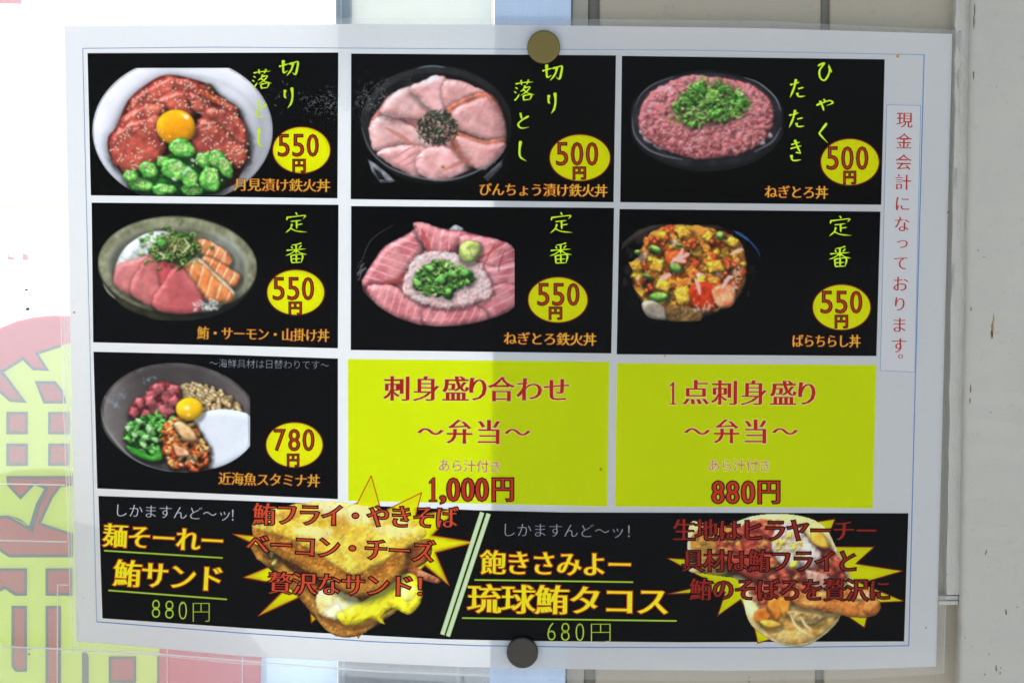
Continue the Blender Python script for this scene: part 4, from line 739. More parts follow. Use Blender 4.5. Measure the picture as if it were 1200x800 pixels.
class Print:
    """collects flat print shapes (photo-plane coordinates of the sheet) into one mesh"""
    def __init__(s): s.v = []; s.l = []; s.f = []; s.m = []; s.mats = []; s.n = 0
    def mat(s, m):
        if m not in s.mats: s.mats.append(m)
        return s.mats.index(m)
    def add(s, V, F, m, lift):
        s.v.append(np.asarray(V, float)); s.l.append(np.full(len(V), lift)); s.f += [tuple(s.n+i for i in f) for f in F]; s.m += [s.mat(m)]*len(F); s.n += len(V)
    def poly(s, pts, m, lift):
        V = [tuple(p) for p in pts]; todo = [tuple(t) for t in tessellate_polygon([[Vector((x, -y, 0)) for x, y in pts]])]; F = []; mid = {}
        while todo:                              # small triangles, so that the print follows the bend of the sheet
            t = todo.pop(); e = [math.dist(V[t[i]], V[t[(i+1) % 3]]) for i in range(3)]; i = e.index(max(e))
            if e[i] < 13: F.append(t); continue
            p, q, r = t[i], t[(i+1) % 3], t[(i+2) % 3]; k = (min(p, q), max(p, q))
            if k not in mid: mid[k] = len(V); V.append(((V[p][0]+V[q][0])/2, (V[p][1]+V[q][1])/2))
            todo += [(p, mid[k], r), (mid[k], q, r)]
        s.add(V, F, m, lift)
    def oval(s, cx, cy, rx, ry, m, lift, n=48):
        t = np.linspace(0, 2*np.pi, n, endpoint=False); s.add(np.vstack([[cx, cy], np.stack([cx+rx*np.cos(t), cy+ry*np.sin(t)], 1)]), [(0, 1+(k+1) % n, 1+k) for k in range(n)], m, lift)
    def line(s, pts, w, m, lift):
        p = np.array(pts, float); q_ = []
        for i in range(len(p)-1): n = max(1, int(np.hypot(*(p[i+1]-p[i]))/8)); q_ += [p[i]+(p[i+1]-p[i])*k/n for k in range(n)]
        p = np.array(q_+[p[-1]])
        for k, q in enumerate(band(p, w, False)): s.add(q, [(0, 1, 2, 3)], m, lift)
    def build(s, name, parent, label=None):
        V = np.vstack(s.v); l = np.concatenate(s.l); o = mesh(name, on_sheet(V[:, 0], V[:, 1], l), s.f, s.mats, parent, s.m)
        if label: o['label'] = label
        return o
# glyph outlines from Blender's own built-in font
_G = {}
def glyph(ch):
    if ch in _G: return _G[ch]
    c = bpy.data.curves.new('g', 'FONT'); c.body = ch; c.resolution_u = 3; o = bpy.data.objects.new('g', c); me = bpy.data.meshes.new_from_object(o)
    V = np.array([v.co[:2] for v in me.vertices]); F = [tuple(p.vertices) for p in me.polygons]; bpy.data.objects.remove(o); bpy.data.curves.remove(c); bpy.data.meshes.remove(me)
    # join doubled vertices
    key = {}; idx = []; U = []
    for v in V:
        k = (round(v[0], 5), round(v[1], 5))
        if k not in key: key[k] = len(U); U.append(v)
        idx.append(key[k])
    V = np.array(U); F = [tuple(idx[i] for i in f) for f in F]; F = [f for f in F if len(set(f)) == len(f)]
    ed = {}
    for f in F:
        a = sum(V[f[i-1]][0]*V[f[i]][1]-V[f[i]][0]*V[f[i-1]][1] for i in range(len(f)))
        g_ = f if a > 0 else f[::-1]
        for i in range(len(g_)): ed[(g_[i-1], g_[i])] = ed.get((g_[i-1], g_[i]), 0)+1
    nr = np.zeros_like(V); E_ = {}
    for (a, b) in ed:
        if (b, a) not in ed:
            e = V[b]-V[a]; l = np.hypot(*e)+1e-9; n = np.array([e[1], -e[0]])/l
            E_.setdefault(a, []).append(n); E_.setdefault(b, []).append(n)
    for k, ns in E_.items():
        q = sum(ns); l = np.hypot(*q)
        if l > 1e-6: q = q/l; nr[k] = q*min(1.6, 1/max(.4, float(np.dot(q, ns[0]))))
    _G[ch] = (V, F, nr); return _G[ch]
def put(pr, ch, cx, cy, sx, sy, mat, lift, ax=0., ay=0., rot=0., edge=None, ew=0., shear=0., fit=None):
    V, F, nr = glyph(ch)
    if fit is not None:                         # stretch the glyph's own outline into a box
        x0, y0, x1, y1 = fit; lo, hi = V.min(0), V.max(0); sx = (x1-x0)/(hi[0]-lo[0]); sy = (y1-y0)/(hi[1]-lo[1]); cx, cy = (x0+x1)/2, (y0+y1)/2; org = (lo+hi)/2
    else: org = np.array([.5, .357])
    for m, o, lf in ([(edge, ew, lift)] if edge else [])+[(mat, 0., lift+(.00004 if edge else 0))]:
        q = (V-org)*[sx, sy]+nr*[ax*abs(sx), ay*abs(sy)]*np.array([1, 1])+nr*o
        x = q[:, 0]+shear*q[:, 1]; y = q[:, 1]; c, s_ = math.cos(rot), math.sin(rot)
        pr.add(np.stack([cx+x*c+y*s_, cy+x*s_-y*c], 1), F, m, lf)
def line_text(pr, s, a, b, h, mat, lift=L3, xs=None, **kw):
    """string from the left end a to the right end b (middle line of the letters), em height h"""
    n = len(s); a = np.array(a, float); b = np.array(b, float); rot = math.atan2(b[1]-a[1], b[0]-a[0]); L_ = np.hypot(*(b-a))
    for k, ch in enumerate(s):
        t = (k+.5)/n if xs is None else (xs[k]-a[0])/(b[0]-a[0]); p = a+(b-a)*t
        put(pr, ch, p[0], p[1], (L_/n*1.02 if xs is None else h), h, mat, lift, rot=rot, **kw)
# brush lettering, stroke by stroke (unit box 0..100, y down)
BR = {'切': [[(4, 44), (24, 37), (50, 28)], [(24, 8), (23, 50), (27, 78), (46, 66)], [(50, 30), (72, 23), (92, 18), (89, 55), (80, 88), (66, 76)], [(70, 26), (62, 60), (40, 96)]],
 'り': [[(22, 14), (18, 42), (32, 54)], [(78, 3), (84, 42), (72, 76), (44, 99)]],
 '落': [[(8, 20), (50, 13), (92, 11)], [(34, 2), (38, 26)], [(70, 0), (60, 24)], [(8, 36), (20, 43)], [(2, 55), (14, 62)], [(4, 96), (16, 84), (27, 66)], [(54, 27), (44, 46), (30, 56)], [(50, 38), (76, 34), (60, 55), (32, 74)], [(46, 46), (66, 62), (98, 70)], [(45, 73), (47, 97)], [(46, 74), (82, 70), (74, 95)], [(48, 94), (74, 91)]],
 'と': [[(30, 2), (40, 40)], [(92, 22), (40, 48), (14, 74), (38, 96), (94, 90)]],
 'し': [[(22, 1), (8, 48), (20, 78), (96, 98)]],
 'ひ': [[(2, 20), (46, 6), (14, 46), (20, 84), (50, 96), (80, 58), (78, 12)], [(78, 22), (98, 56)]],
 'ゃ': [[(3, 52), (45, 30), (82, 14), (98, 34), (62, 56)], [(46, 2), (56, 22)], [(24, 16), (38, 56), (48, 98)]],
 'く': [[(84, 2), (28, 42), (18, 52), (40, 68), (92, 98)]],
 'た': [[(4, 30), (34, 25), (64, 16)], [(42, 2), (28, 48), (4, 94)], [(54, 50), (90, 43)], [(48, 70), (58, 88), (99, 86)]],
 'き': [[(14, 24), (78, 12)], [(8, 42), (90, 28)], [(40, 2), (60, 35), (84, 62)], [(84, 62), (44, 58)], [(14, 70), (26, 94), (88, 92)]],
 '定': [[(48, 0), (56, 13)], [(12, 20), (7, 38)], [(12, 24), (50, 19), (90, 15), (82, 31)], [(26, 44), (74, 38)], [(52, 42), (53, 80)], [(54, 60), (80, 56)], [(32, 56), (24, 78), (3, 99)], [(24, 76), (50, 90), (99, 96)]],
 '番': [[(74, 1), (52, 8), (28, 12)], [(28, 18), (35, 29)], [(74, 13), (62, 27)], [(6, 37), (50, 33), (94, 30)], [(50, 10), (50, 54)], [(48, 36), (26, 53), (2, 63)], [(52, 36), (72, 51), (99, 57)], [(27, 61), (30, 99)], [(27, 62), (77, 58), (73, 98)], [(31, 79), (72, 77)], [(51, 61), (51, 96)], [(31, 97), (73, 95)]]}
def brush(pr, ch, x0, y0, x1, y1, mat, lift, wd=None):
    S = BR[ch]; n = len(S); wd = wd or (3.9 if n < 6 else 3.0)
    for k, st in enumerate(S):
        p = smooth_poly_open(np.array([(x0+(x1-x0)*a/100, y0+(y1-y0)*b/100) for a, b in st]), 7); m = len(p)
        if m < 3: p = poly_at(p, np.linspace(0, 1, 7)); m = 7
        t = np.linspace(0, 1, m); e = np.gradient(p, axis=0); e /= np.hypot(*e.T)[:, None]+1e-9; nn = np.stack([-e[:, 1], e[:, 0]], 1)
        hor = np.abs(e[:, 0]); wt = wd*(1-.42*hor)*(.62+.55*np.exp(-(t/.16)**2)+.15*np.exp(-((t-.7)/.2)**2))*np.clip((1-t)*3.2+.22, 0, 1)*np.clip(.55+t*8, 0, 1)
        L_ = p+nn*wt[:, None]/2; R_ = p-nn*wt[:, None]/2
        pr.add(np.vstack([L_, R_]), [(i, i+1, m+i+1, m+i) for i in range(m-1)], mat, lift+k*.000002)

# ---- paper, border lines, film
TOP = [(75, 30), (250, 29), (396, 28.5), (540, 29), (700, 30.5), (900, 33.5), (1116, 40)]; BOT = [(90, 751), (180, 758.5), (280, 768), (440, 776.5), (540, 781), (700, 784), (850, 785.5), (1000, 784), (1097, 780.5)]
paper = patch('paper_sheet', TOP, BOT, m_paper, 0., POS)
FT = [(63, 24), (250, 22.5), (540, 21), (900, 25), (1127, 36)]; FB = [(84, 763), (180, 768), (280, 778), (440, 787), (540, 792), (700, 796), (850, 797), (1000, 795), (1106, 789)]
m_film = clear('laminating_film', haze=.0015, rough=.10, bump=.12, bsc=70, ior=1.45, refl=.12, hcol=(.9, .92, .95))
film = patch('laminating_film', FT, FB, m_film, .00045, POS)
m_rim = clear('film_rim', haze=.16, rough=.15, bump=.6, bsc=160, refl=.8, hcol=(.86, .86, .82), trf=.5)
rim = Print()
def rimband(inner, outer, n=60):
    for k in range(n):
        t0, t1 = k/n, (k+1)/n; a = poly_at(inner, [t0, t1]); b = poly_at(outer, [t0, t1]); rim.add([a[0], a[1], b[1], b[0]], [(0, 1, 2, 3)], m_rim, .00052)
rimband(TOP, FT); rimband(BOT, FB); rimband([TOP[-1], BOT[-1]], [FT[-1], FB[-1]]); rimband([TOP[0], BOT[0]], [FT[0], FB[0]])
rim.build('film_margin', POS)
m_hl = clear('film_edge', haze=.5, rough=.3, hcol=(.95, .95, .95)); pr = Print()
for pts, w_ in [([(64+off, 24), (72+off, 400), (84+off*.8, 756)], .9) for off in (0, 4.2, 7.6)]+[([(86, 763), (180, 767), (280, 777), (440, 786)], .9), ([(1126, 38), (1116, 420), (1106, 788)], .6)]:
    pr = Print(); pr.line(pts, w_, m_hl, .00058); pr.build('sealed_edge', POS)
pr = Print()
pr.line([(97, 57), (250, 55.5), (540, 57.5), (800, 59), (1083, 64.5)], 1.0, m_thin, L2); pr.line([(97, 57), (101, 230), (105.5, 410), (113.3, 728)], 1.0, m_thin, L2+.00001)
pr.line([(1083, 64), (1078, 250), (1072, 470), (1065, 756)], 1.1, m_blue, L2+.00001); pr.line([(113, 728), (280, 741), (440, 751.5), (560, 756), (700, 758), (900, 758.5), (1065, 756)], 1.1, m_blue, L2)
pr.build('border_line', POS)
nb = patch('note_box', [(1039, 123), (1079, 124)], [(1031.5, 434), (1072, 436)], ink('note_paper', WHT, .95, trans=.38, mott=.012), L1, POS)
pr = Print(); pr.line([(1039, 123), (1079, 124), (1072, 436), (1031.5, 434), (1039, 123)], .8, m_thin, L2); pr.build('box_outline', nb)
pr = Print()
for ch, x, y, s_ in zip('現金会計になっております。', np.linspace(1060, 1053.2, 12).tolist()+[1053.], [141, 166, 190.5, 214, 239, 263, 284, 308.5, 333, 356.5, 381, 405, 416], [20]*6+[18, 19, 20, 19, 20, 20, 18]):
    put(pr, ch, x+(8 if ch == '。' else (1 if ch == 'っ' else 0)), y-(3 if ch == '。' else 0), s_, s_, m_note, L3, ax=.008, ay=-.012, rot=.02)
pr.build('lettering', nb)

# ---- pictures
def picture(c, parent, lift, label=None, feather=True, whiten=None):
    w_, h_ = c.w, c.h; V = on_sheet(c.X.ravel(), c.Y.ravel(), lift); me = bpy.data.meshes.new('food_photo')
    idx = np.arange(w_*h_).reshape(h_, w_); q = np.stack([idx[:-1, :-1], idx[1:, :-1], idx[1:, 1:], idx[:-1, 1:]], -1).reshape(-1, 4)
    al = c.a.copy(); am = np.max(al.ravel()[q], 1) > .01; q = q[am]
    me.vertices.add(len(V)); me.vertices.foreach_set('co', V.ravel()); me.loops.add(len(q)*4); me.polygons.add(len(q))
    me.loops.foreach_set('vertex_index', q.ravel().astype(np.int32)); me.polygons.foreach_set('loop_start', np.arange(len(q), dtype=np.int32)*4); me.polygons.foreach_set('use_smooth', np.ones(len(q), bool))
    me.update(calc_edges=True); me.validate()
    rgb = np.clip(c.c, 0, 1)**.88; rgb = np.where(rgb < .04045, rgb/12.92, ((rgb+.055)/1.055)**2.4)
    at_ = me.color_attributes.new('print', 'FLOAT_COLOR', 'POINT'); at_.data.foreach_set('color', np.concatenate([rgb, al[..., None]], -1).astype(np.float32).ravel())
    me.materials.append(m_photo); o = link('food_photo', me, parent)
    if label: o['label'] = label
    return o
m_photo, nt_, p_, out_ = base('photo_print'); vc = N(nt_, 'ShaderNodeVertexColor', _layer_name='print')
gm = N(nt_, 'ShaderNodeVectorMath', _operation='SCALE'); gm.inputs['Scale'].default_value = PGAIN; nt_.links.new(vc.outputs[0], gm.inputs[0]); nt_.links.new(gm.outputs[0], p_.inputs['Base Color']); p_.inputs['Roughness'].default_value = .55; p_.inputs['Specular IOR Level'].default_value = .2
tl_ = N(nt_, 'ShaderNodeBsdfTranslucent'); nt_.links.new(gm.outputs[0], tl_.inputs[0]); m1 = N(nt_, 'ShaderNodeMixShader', Fac=.40); nt_.links.new(p_.outputs[0], m1.inputs[1]); nt_.links.new(tl_.outputs[0], m1.inputs[2])
tp_ = N(nt_, 'ShaderNodeBsdfTransparent'); m2 = N(nt_, 'ShaderNodeMixShader'); nt_.links.new(vc.outputs[1], m2.inputs[0]); nt_.links.new(tp_.outputs[0], m2.inputs[1]); nt_.links.new(m1.outputs[0], m2.inputs[2]); nt_.links.new(m2.outputs[0], out_.inputs[0])
def feather(c, l=6, r=6, t=6, b=6):
    X, Y = c.X, c.Y
    for v, d in ((l, X-c.x0), (r, c.x1-X), (t, Y-c.y0), (b, c.y1-Y)):
        if v: c.a = c.a*sstep(0, v, d)

# ---- the seven dish panels
CAP = dict(ax=.012, ay=-.016, edge=m_redo, ew=.6)
def badge(parent, oval, num, nbox, ybox):
    pr = Print(); cx, cy, rx, ry = oval; pr.oval(cx, cy, rx-.6, ry-.6, m_oval, L2); t_ = np.linspace(0, 2*np.pi, 49); pr.line([(cx+(rx-.6)*math.cos(q), cy+(ry-.6)*math.sin(q)) for q in t_], 1.25, m_ovo, L3)
    x0, y0, x1, y1 = nbox; g_ = (x1-x0)*.085; cw = (x1-x0-2*g_)/3
    for k, ch in enumerate(num): put(pr, ch, 0, 0, 1, 1, m_num, L4, ax=-.018, ay=-.022, edge=m_dko, ew=1.25, fit=(x0+k*(cw+g_), y0, x0+k*(cw+g_)+cw, y1))
    put(pr, '円', 0, 0, 1, 1, m_num, L4, ax=-.004, ay=-.016, edge=m_dko, ew=1.1, fit=ybox)
    pr.build('price_badge', parent, 'yellow oval price badge reading '+num+' yen')
TI = {'k': [('切', 326, 69, 351, 90), ('り', 331, 102, 345, 127), ('落', 295, 81, 319, 105), ('と', 298, 118, 314, 138), ('し', 302, 150, 311, 174)],
      'b': [('切', 634.5, 74, 660.5, 95.5), ('り', 640.5, 108, 653, 133.5), ('落', 602, 93.5, 627, 119), ('と', 605, 132, 621, 151), ('し', 608, 165, 617.5, 189.5)],
      'n': [('ひ', 958, 73, 975, 95), ('ゃ', 956, 116, 976, 130.5), ('く', 958, 144, 971, 168), ('た', 925, 92.5, 944, 116), ('た', 924, 128.5, 943, 151), ('き', 925, 163.5, 941, 189.5)],
      's': [('定', 334, 249, 360, 273), ('番', 334, 284.5, 360, 308.5)], 't': [('定', 644, 249, 671, 273.5), ('番', 643.5, 284.5, 670.5, 309)], 'c': [('定', 971, 253, 998, 277), ('番', 971, 288.5, 997.5, 313)], 'm': []}
DISH = [('k', 'black menu panel with the white bowl, egg yolk and okra', [(102.5, 62.5), (396.5, 61.8)], [(106.5, 229), (395.5, 232.5)], pic_tsukimi, None, '月見漬け鉄火丼', (274, 216.5), (387, 218), (353.3, 176, 34.6, 28), '550', (326, 157.5, 373, 183.5), (343.5, 187, 357.5, 202)),
 ('b', 'black menu panel with pale pink sliced fish in a black bowl', [(411.5, 63), (721.8, 65.2)], [(411, 233.5), (719, 237)], pic_binchou, (4, 4, 4, 4), 'びんちょう漬け鉄火丼', (561, 222), (712, 224), (679.6, 185, 36.4, 28), '500', (652, 167, 700.5, 194), (672, 196, 686, 210)),
 ('n', 'black menu panel with minced tuna and spring onion', [(728.8, 65.7), (1036.8, 69.8)], [(726.8, 237), (1032.6, 240)], pic_negitoro, (4, 4, 4, 4), 'ねぎとろ丼', (896, 225), (970.5, 226), (996, 190, 35, 28), '500', (969, 172, 1017, 199), (989, 201, 1002.5, 215.5)),
 ('s', 'black menu panel with tuna and salmon in a khaki bowl', [(107.3, 237.5), (396.7, 240)], [(109.2, 401), (396, 408)], pic_sanshoku, (4, 4, 2, 4), '鮪・サーモン・山掛け丼', (231, 390), (386, 393.5), (346.6, 342.6, 34.6, 27.4), '550', (320, 325, 367.5, 351.5), (339, 354, 353, 368.5)),
 ('t', 'black menu panel with tuna slices around minced tuna and wasabi', [(411.5, 241.5), (719.6, 243.7)], [(411, 410), (716.3, 414)], pic_negitoro_tekka, (4, 0, 4, 2), 'ねぎとろ鉄火丼', (590, 396.5), (699, 398), (653.8, 351.3, 35.8, 27.4), '550', (630, 332, 678.5, 358), (644, 360, 658, 374)),
 ('c', 'black menu panel with diced egg and seafood', [(726, 245), (1031.8, 248)], [(722.7, 415), (1027, 417)], pic_bara, (3, 16, 3, 3), 'ばらちらし丼', (928, 399.5), (1008.5, 400), (986.3, 360, 34.8, 27.4), '550', (962, 341, 1010, 367), (979, 369.5, 993, 384)),
 ('m', 'black menu panel with brown bowl of five toppings', [(109.5, 412), (250, 415), (396, 420)], [(114, 572), (250, 578), (396, 584.5)], pic_stamina, (4, 0, 3, 3), '近海魚スタミナ丼', (256, 560.5), (375, 563.5), (345, 521, 34.2, 27.2), '780', (321.5, 502.7, 368, 528), (337, 532, 350, 546.5))]
for key_, lab, top, bot, fn, fe, cap, ca, cb_, oval, num, nbox, ybox in DISH:
    c = fn()
    if fe: feather(c, *fe)
    pan = patch('menu_panel', top, bot, m_black, L1, POS, 2., lab, (pic_cover(c), oval_cover(*oval)))
    picture(c, pan, L2)
    if TI[key_]:
        pr = Print()
        for b_ in TI[key_]: brush(pr, *b_, m_lime, L4)
        pr.build('title_lettering', pan)
    pr = Print(); line_text(pr, cap, ca, cb_, 16.2, m_gold, L4, **CAP); pr.build('dish_name', pan)
    badge(pan, oval, num, nbox, ybox)
    if key_ == 'm':
        pr = Print(); line_text(pr, '～海鮮具材は日替わりです～', (245, 425.5), (386, 428), 11.5, m_soft, L4, ax=-.02, ay=-.02); pr.build('small_note', pan)

# ---- the two yellow offer panels
HD = dict(ax=.030, ay=-.010, edge=m_peach, ew=.7)
def one(pr, x0, y0, x1, y1, mat, edge, ew, sw=.34):
    w_ = x1-x0; xm = x0+w_*.56; h_ = sw*w_*.5
    P = [(xm-h_, y1-1.3), (xm-h_, y0+4.2), (xm-h_-.5, y0+4.2), (x0+w_*.08, y0+5.4), (x0+w_*.08, y0+4.2), (xm-h_*.2, y0), (xm+h_, y0), (xm+h_, y1-1.3), (x1, y1-.9), (x1, y1), (x0+.3, y1), (x0+.3, y1-.9)]
    pr.poly(P, mat, L4+.00004)
    for k, q in enumerate(band(P, ew*1.5)): pr.add(q, [(0, 1, 2, 3)], edge, L4+.0000015*k)
def big(pr, s, boxes, y0, y1, mat=m_num, edge=m_dko, ew=1.4, ax=.02, ay=-.008):
    for ch, (x0, x1) in zip(s, boxes):
        if ch == '1': one(pr, x0, y0, x1, y1, mat, edge, ew); continue
        yy = (y0, y1) if ch != ',' else (y1-6.5, y1+3); put(pr, ch, 0, 0, 1, 1, mat, L4, ax=ax if ch not in '円' else ax*.8, ay=ay, edge=edge, ew=ew, fit=(x0, yy[0], x1, yy[1]))
op = patch('offer_panel', [(407.7, 420.5), (714, 424)], [(408, 586.5), (711.6, 593)], m_yel, L1, POS, label='yellow offer panel priced 1,000 yen, left one')
pr = Print()
line_text(pr, '刺身盛り合わせ', (451, 455.5), (667, 457), 32, m_bred, L3, xs=[465.5, 499.5, 534, 560, 587.5, 620.5, 652.5], **HD); pr.build('heading', op)
pr = Print(); line_text(pr, '～弁当～', (490, 506), (621, 507), 31, m_bred, L3, xs=[504.5, 538.5, 573, 606.5], **HD)
pr.build('subheading', op)
pr = Print(); line_text(pr, 'あら汁付き', (513, 545), (588, 547), 15.5, m_pink, L3, ax=-.012, ay=-.02, edge=m_peach, ew=.7); pr.build('small_note', op)
pr = Print(); big(pr, '1,000円', [(503, 511.5), (516.5, 521.5), (524.5, 538), (541.5, 555), (558, 571.5), (577.5, 601)], 560, 587); pr.build('price', op)
oq = patch('offer_panel', [(723, 425.5), (1027, 427.7)], [(720.5, 593), (1022.7, 595)], m_yel, L1, POS, label='yellow offer panel priced 880 yen, right one')
pr = Print(); line_text(pr, '点刺身盛り', (801, 460), (960, 461.5), 32, m_bred, L3, xs=[815.5, 849.5, 883.5, 918, 945.5], **HD)
one(pr, 783.8, 447.5, 792.8, 474, m_bred, m_peach, .9, .30); pr.build('heading', oq)
pr = Print(); line_text(pr, '～弁当～', (803, 506), (934, 506), 31, m_bred, L3, xs=[817, 851.5, 885.5, 920], **HD); pr.build('subheading', oq)
pr = Print(); line_text(pr, 'あら汁付き', (829, 545), (904, 546), 15.5, m_pink, L3, ax=-.012, ay=-.02, edge=m_peach, ew=.7); pr.build('small_note', oq)
pr = Print(); big(pr, '880円', [(835, 848), (851.8, 865.2), (869.7, 883.6), (889.2, 913)], 563.5, 589.5); pr.build('price', oq)

# ---- the long black strip with sandwich and taco
ST = [(115.3, 580.7), (260, 585.5), (400, 590.8), (560, 597.5), (660, 600), (1064.5, 601)]; SB = [(120, 724), (280, 735), (372, 741), (520, 748.5), (620, 750.5), (800, 752), (1059.5, 751)]
star1 = [(435, 557), (447, 600), (494, 577), (487, 604), (537, 595), (506, 627), (556, 635), (510, 647), (526, 685), (498, 662), (470, 690), (440, 715), (420, 747), (395, 705), (365, 729), (362, 694), (303, 721), (338, 686), (286, 676), (320, 662), (306, 641), (273.5, 625.5), (300, 628), (310, 605), (400, 596), (419, 589)]
star2 = [(978.8, 607.7), (966, 640), (1024.5, 640.5), (1003, 660), (1058, 668.5), (1009, 683), (1059.4, 704), (1020, 706), (1013, 735), (985, 716), (950, 735), (888, 753), (884, 735), (868, 702), (841, 721), (850, 693), (781.6, 695.6), (837, 683), (815, 672), (781.6, 653.5), (810, 655), (850, 630), (930, 615)]
sand, taco = pic_sandwich(), pic_taco()
strip = patch('banner_panel', ST, SB, m_black, L1, POS, 2.5, 'long black panel with sandwich and taco along the bottom', (pic_cover(sand), pic_cover(taco), poly_cover(star1), poly_cover(star2)))
for st in (star1, star2):
    pr = Print()
    pr.poly(st, m_star, L2+.00001)
    pr.line(st+[st[0]], 1.3, m_ovo if st is star2 else m_bro, L2+.00003)
    pr.build('starburst', strip)
picture(sand, strip, L4, 'toasted sandwich picture'); picture(taco, strip, L4, 'open taco picture')
pr = Print(); line_text(pr, 'しかますんど～ッ', (133, 597.5), (272, 603), 17, m_white, L4, ax=-.012, ay=-.02); put(pr, '！', 276, 603.5, 13, 17, m_white, L4); pr.build('small_note', strip)
pr = Print(); line_text(pr, 'しかますんど～ッ', (587, 620.5), (733, 622.5), 18, m_soft, L4, ax=-.014, ay=-.022); put(pr, '！', 740.5, 622.5, 14, 18, m_soft, L4); pr.build('small_note', strip)
YB = dict(ax=.026, ay=-.006, edge=m_bro, ew=1.1)
pr = Print(); line_text(pr, '麺そーれー', (121, 627), (263, 634.5), 30, m_brt, L4, **YB); pr.build('heading', strip); pr = Print(); line_text(pr, '鮪サンド', (133, 671), (263, 679), 34, m_brt, L4, **YB)
pr.build('heading', strip); pr = Print(); line_text(pr, '飽きさみよー', (563, 659), (741, 662), 31, m_brt, L4, **YB); pr.build('heading', strip); pr = Print(); line_text(pr, '琉球鮪タコス', (548, 701.5), (785, 705), 37, m_brt, L4, **YB); pr.build('heading', strip)
pr = Print()
for l in ([(122, 644.7), (261, 653.3)], [(127, 691.2), (266, 701.8)], [(556, 679), (742, 681.6)], [(541.5, 723.6), (793, 727)]): pr.line(l, 1.7, m_grn, L3); pr.build('underline', strip); pr = Print()
for b1, b2 in (((565, 600), (518.3, 743)), ((572.6, 601.5), (524.8, 745))): pr.line([b1, b2], 5.4, m_grn, L3); pr.line([b1, b2], 4.0, m_pale, L4); pr.build('slanted_line', strip); pr = Print()
pr = Print()
for ch, x0, x1, y0, y1 in [('8', 177.5, 188, 701.5, 724), ('8', 193, 204, 702.5, 725), ('0', 209, 219.5, 703.5, 726), ('円', 225.5, 246, 705.5, 728.5), ('6', 641, 651.5, 728, 750.5), ('8', 657, 668, 728.5, 751), ('0', 674, 685, 729, 751.3), ('円', 692, 716, 729.8, 752)]:
    put(pr, ch, 0, 0, 1, 1, m_grn, L4, ax=-.018, ay=-.022, fit=(x0, y0, x1, y1))
    if ch == '円': pr.build('price', strip); pr = Print()
RD = dict(ax=.018, ay=-.014, edge=m_hdk, ew=1.5)
pr = Print()
for s_, a_, b_ in [('鮪フライ・やきそば', (296, 602), (537, 607)), ('ベーコン・チーズ', (288, 637), (510, 647)), ('贅沢なサンド！', (314, 683), (514, 687.5)), ('生地はヒラヤーチー', (788, 621), (1029, 622)), ('具材は鮪フライと', (799, 657), (1006, 657.5)), ('鮪のそぼろを贅沢に', (808, 690.5), (1044, 691.5))]:
    pr = Print(); line_text(pr, s_, a_, b_, 28, m_or if a_[0] < 600 else m_or2, L5+.00002, **RD); pr.build('callout_lettering', strip)

# ---- marks in the lamination and small stains
rn = np.random.RandomState(12); m_bub = clear('trapped_air', haze=.30, rough=.2, hcol=(.8, .8, .8)); pr = Print()
def bubbles(cx, cy, sx, sy, n):
    for k in range(n):
        x, y = cx+rn.normal()*sx, cy+rn.normal()*sy; r = rn.uniform(.5, 2.2); t0 = rn.rand()*6.28; sp_ = rn.uniform(1, 4.5); m_ = 6
        t = np.linspace(t0, t0+sp_, m_); o = np.stack([x+r*np.cos(t), y+r*.8*np.sin(t)], 1); i = np.stack([x+(r-.45)*np.cos(t), y+(r-.45)*.8*np.sin(t)], 1)
        pr.add(np.vstack([o, i]), [(q, q+1, m_+q+1, m_+q) for q in range(m_-1)], m_bub, .0003+rn.rand()*.00005)
bubbles(378, 122, 16, 7, 90); bubbles(388, 122, 6, 10, 40); bubbles(436, 113, 12, 12, 90); bubbles(425, 122, 6, 5, 30); bubbles(480, 95, 12, 6, 25); bubbles(330, 110, 20, 10, 25)
o = pr.build('trapped_air', POS); tag(o, kind='stuff')
m_st = ink('yellow_stain', (200, 150, 20)); pr = Print()
for x, y, r in [(1052, 66, 1.8), (87, 366, 1.2), (704, 549.5, 1.6), (779, 417, 1.0), (767, 439, .7)]: pr.oval(x, y, r, r*1.1, m_st, L6, 10); pr.build('stain', POS); pr = Print()
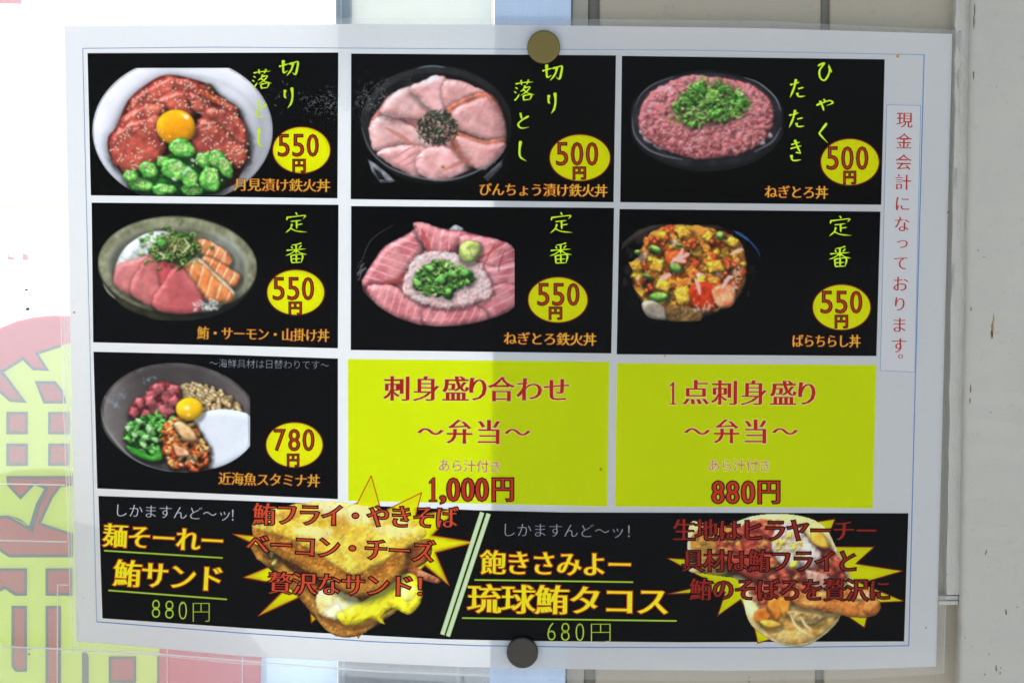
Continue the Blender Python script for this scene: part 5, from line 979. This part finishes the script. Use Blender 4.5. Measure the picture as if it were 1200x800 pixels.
for x, y, r in [(1085, 735, .8), (1020, 744, 1.0), (98, 700, .5)]: pr.oval(x, y, r, r, m_dko, L6, 8); pr.build('stain', POS); pr = Print()

# ---- magnets
def magnet(cx, cy, r, rgb, rough, metal, label, tilt=0.):
    c0 = at(cx, cy, -.0042); e_ = at(cx+r, cy, -.0042); rr = e_[0]-c0[0]; H = .0030; prof = [(0, 0), (rr*.90, 0), (rr*.965, .00012), (rr, .0006), (rr, H-.0003), (rr*.97, H), (0, H)]
    n = 64; V = []; F = []
    for (q, y) in prof:
        for k in range(n): t = 2*math.pi*k/n; V.append((c0[0]+q*math.cos(t), -.0042+y, c0[2]+q*math.sin(t)))
    for j in range(len(prof)-1):
        for k in range(n): F.append((j*n+k, j*n+(k+1) % n, (j+1)*n+(k+1) % n, (j+1)*n+k))
    m, nt, p, out = base('magnet_'+('brass' if rgb[0] > 100 else 'dark')); p.inputs['Base Color'].default_value = lin(rgb); p.inputs['Metallic'].default_value = metal; p.inputs['Roughness'].default_value = rough
    co = N(nt, 'ShaderNodeTexCoord'); no = N(nt, 'ShaderNodeTexNoise', Scale=900., Detail=5.); nt.links.new(co.outputs['Object'], no.inputs['Vector']); b = N(nt, 'ShaderNodeBump', Strength=.25, Distance=.0003); nt.links.new(no.outputs[0], b.inputs['Height']); nt.links.new(b.outputs[0], p.inputs['Normal'])
    mr = N(nt, 'ShaderNodeMapRange'); mr.inputs[3].default_value = rough-.12; mr.inputs[4].default_value = rough+.15; n5 = N(nt, 'ShaderNodeTexNoise', Scale=160., Detail=4.); nt.links.new(co.outputs['Object'], n5.inputs['Vector']); nt.links.new(n5.outputs[0], mr.inputs[0]); nt.links.new(mr.outputs[0], p.inputs['Roughness'])
    o = mesh('magnet', V, F, m, smooth=False); tag(o, label, 'magnet', 'round magnets holding the sheet')
magnet(637, 55, 19.3, (118, 103, 58), .45, .75, 'flat brass coloured round magnet on the top edge of the menu sheet')
magnet(612, 765, 18.3, (62, 58, 50), .5, .5, 'dark round magnet on the bottom edge of the menu sheet')
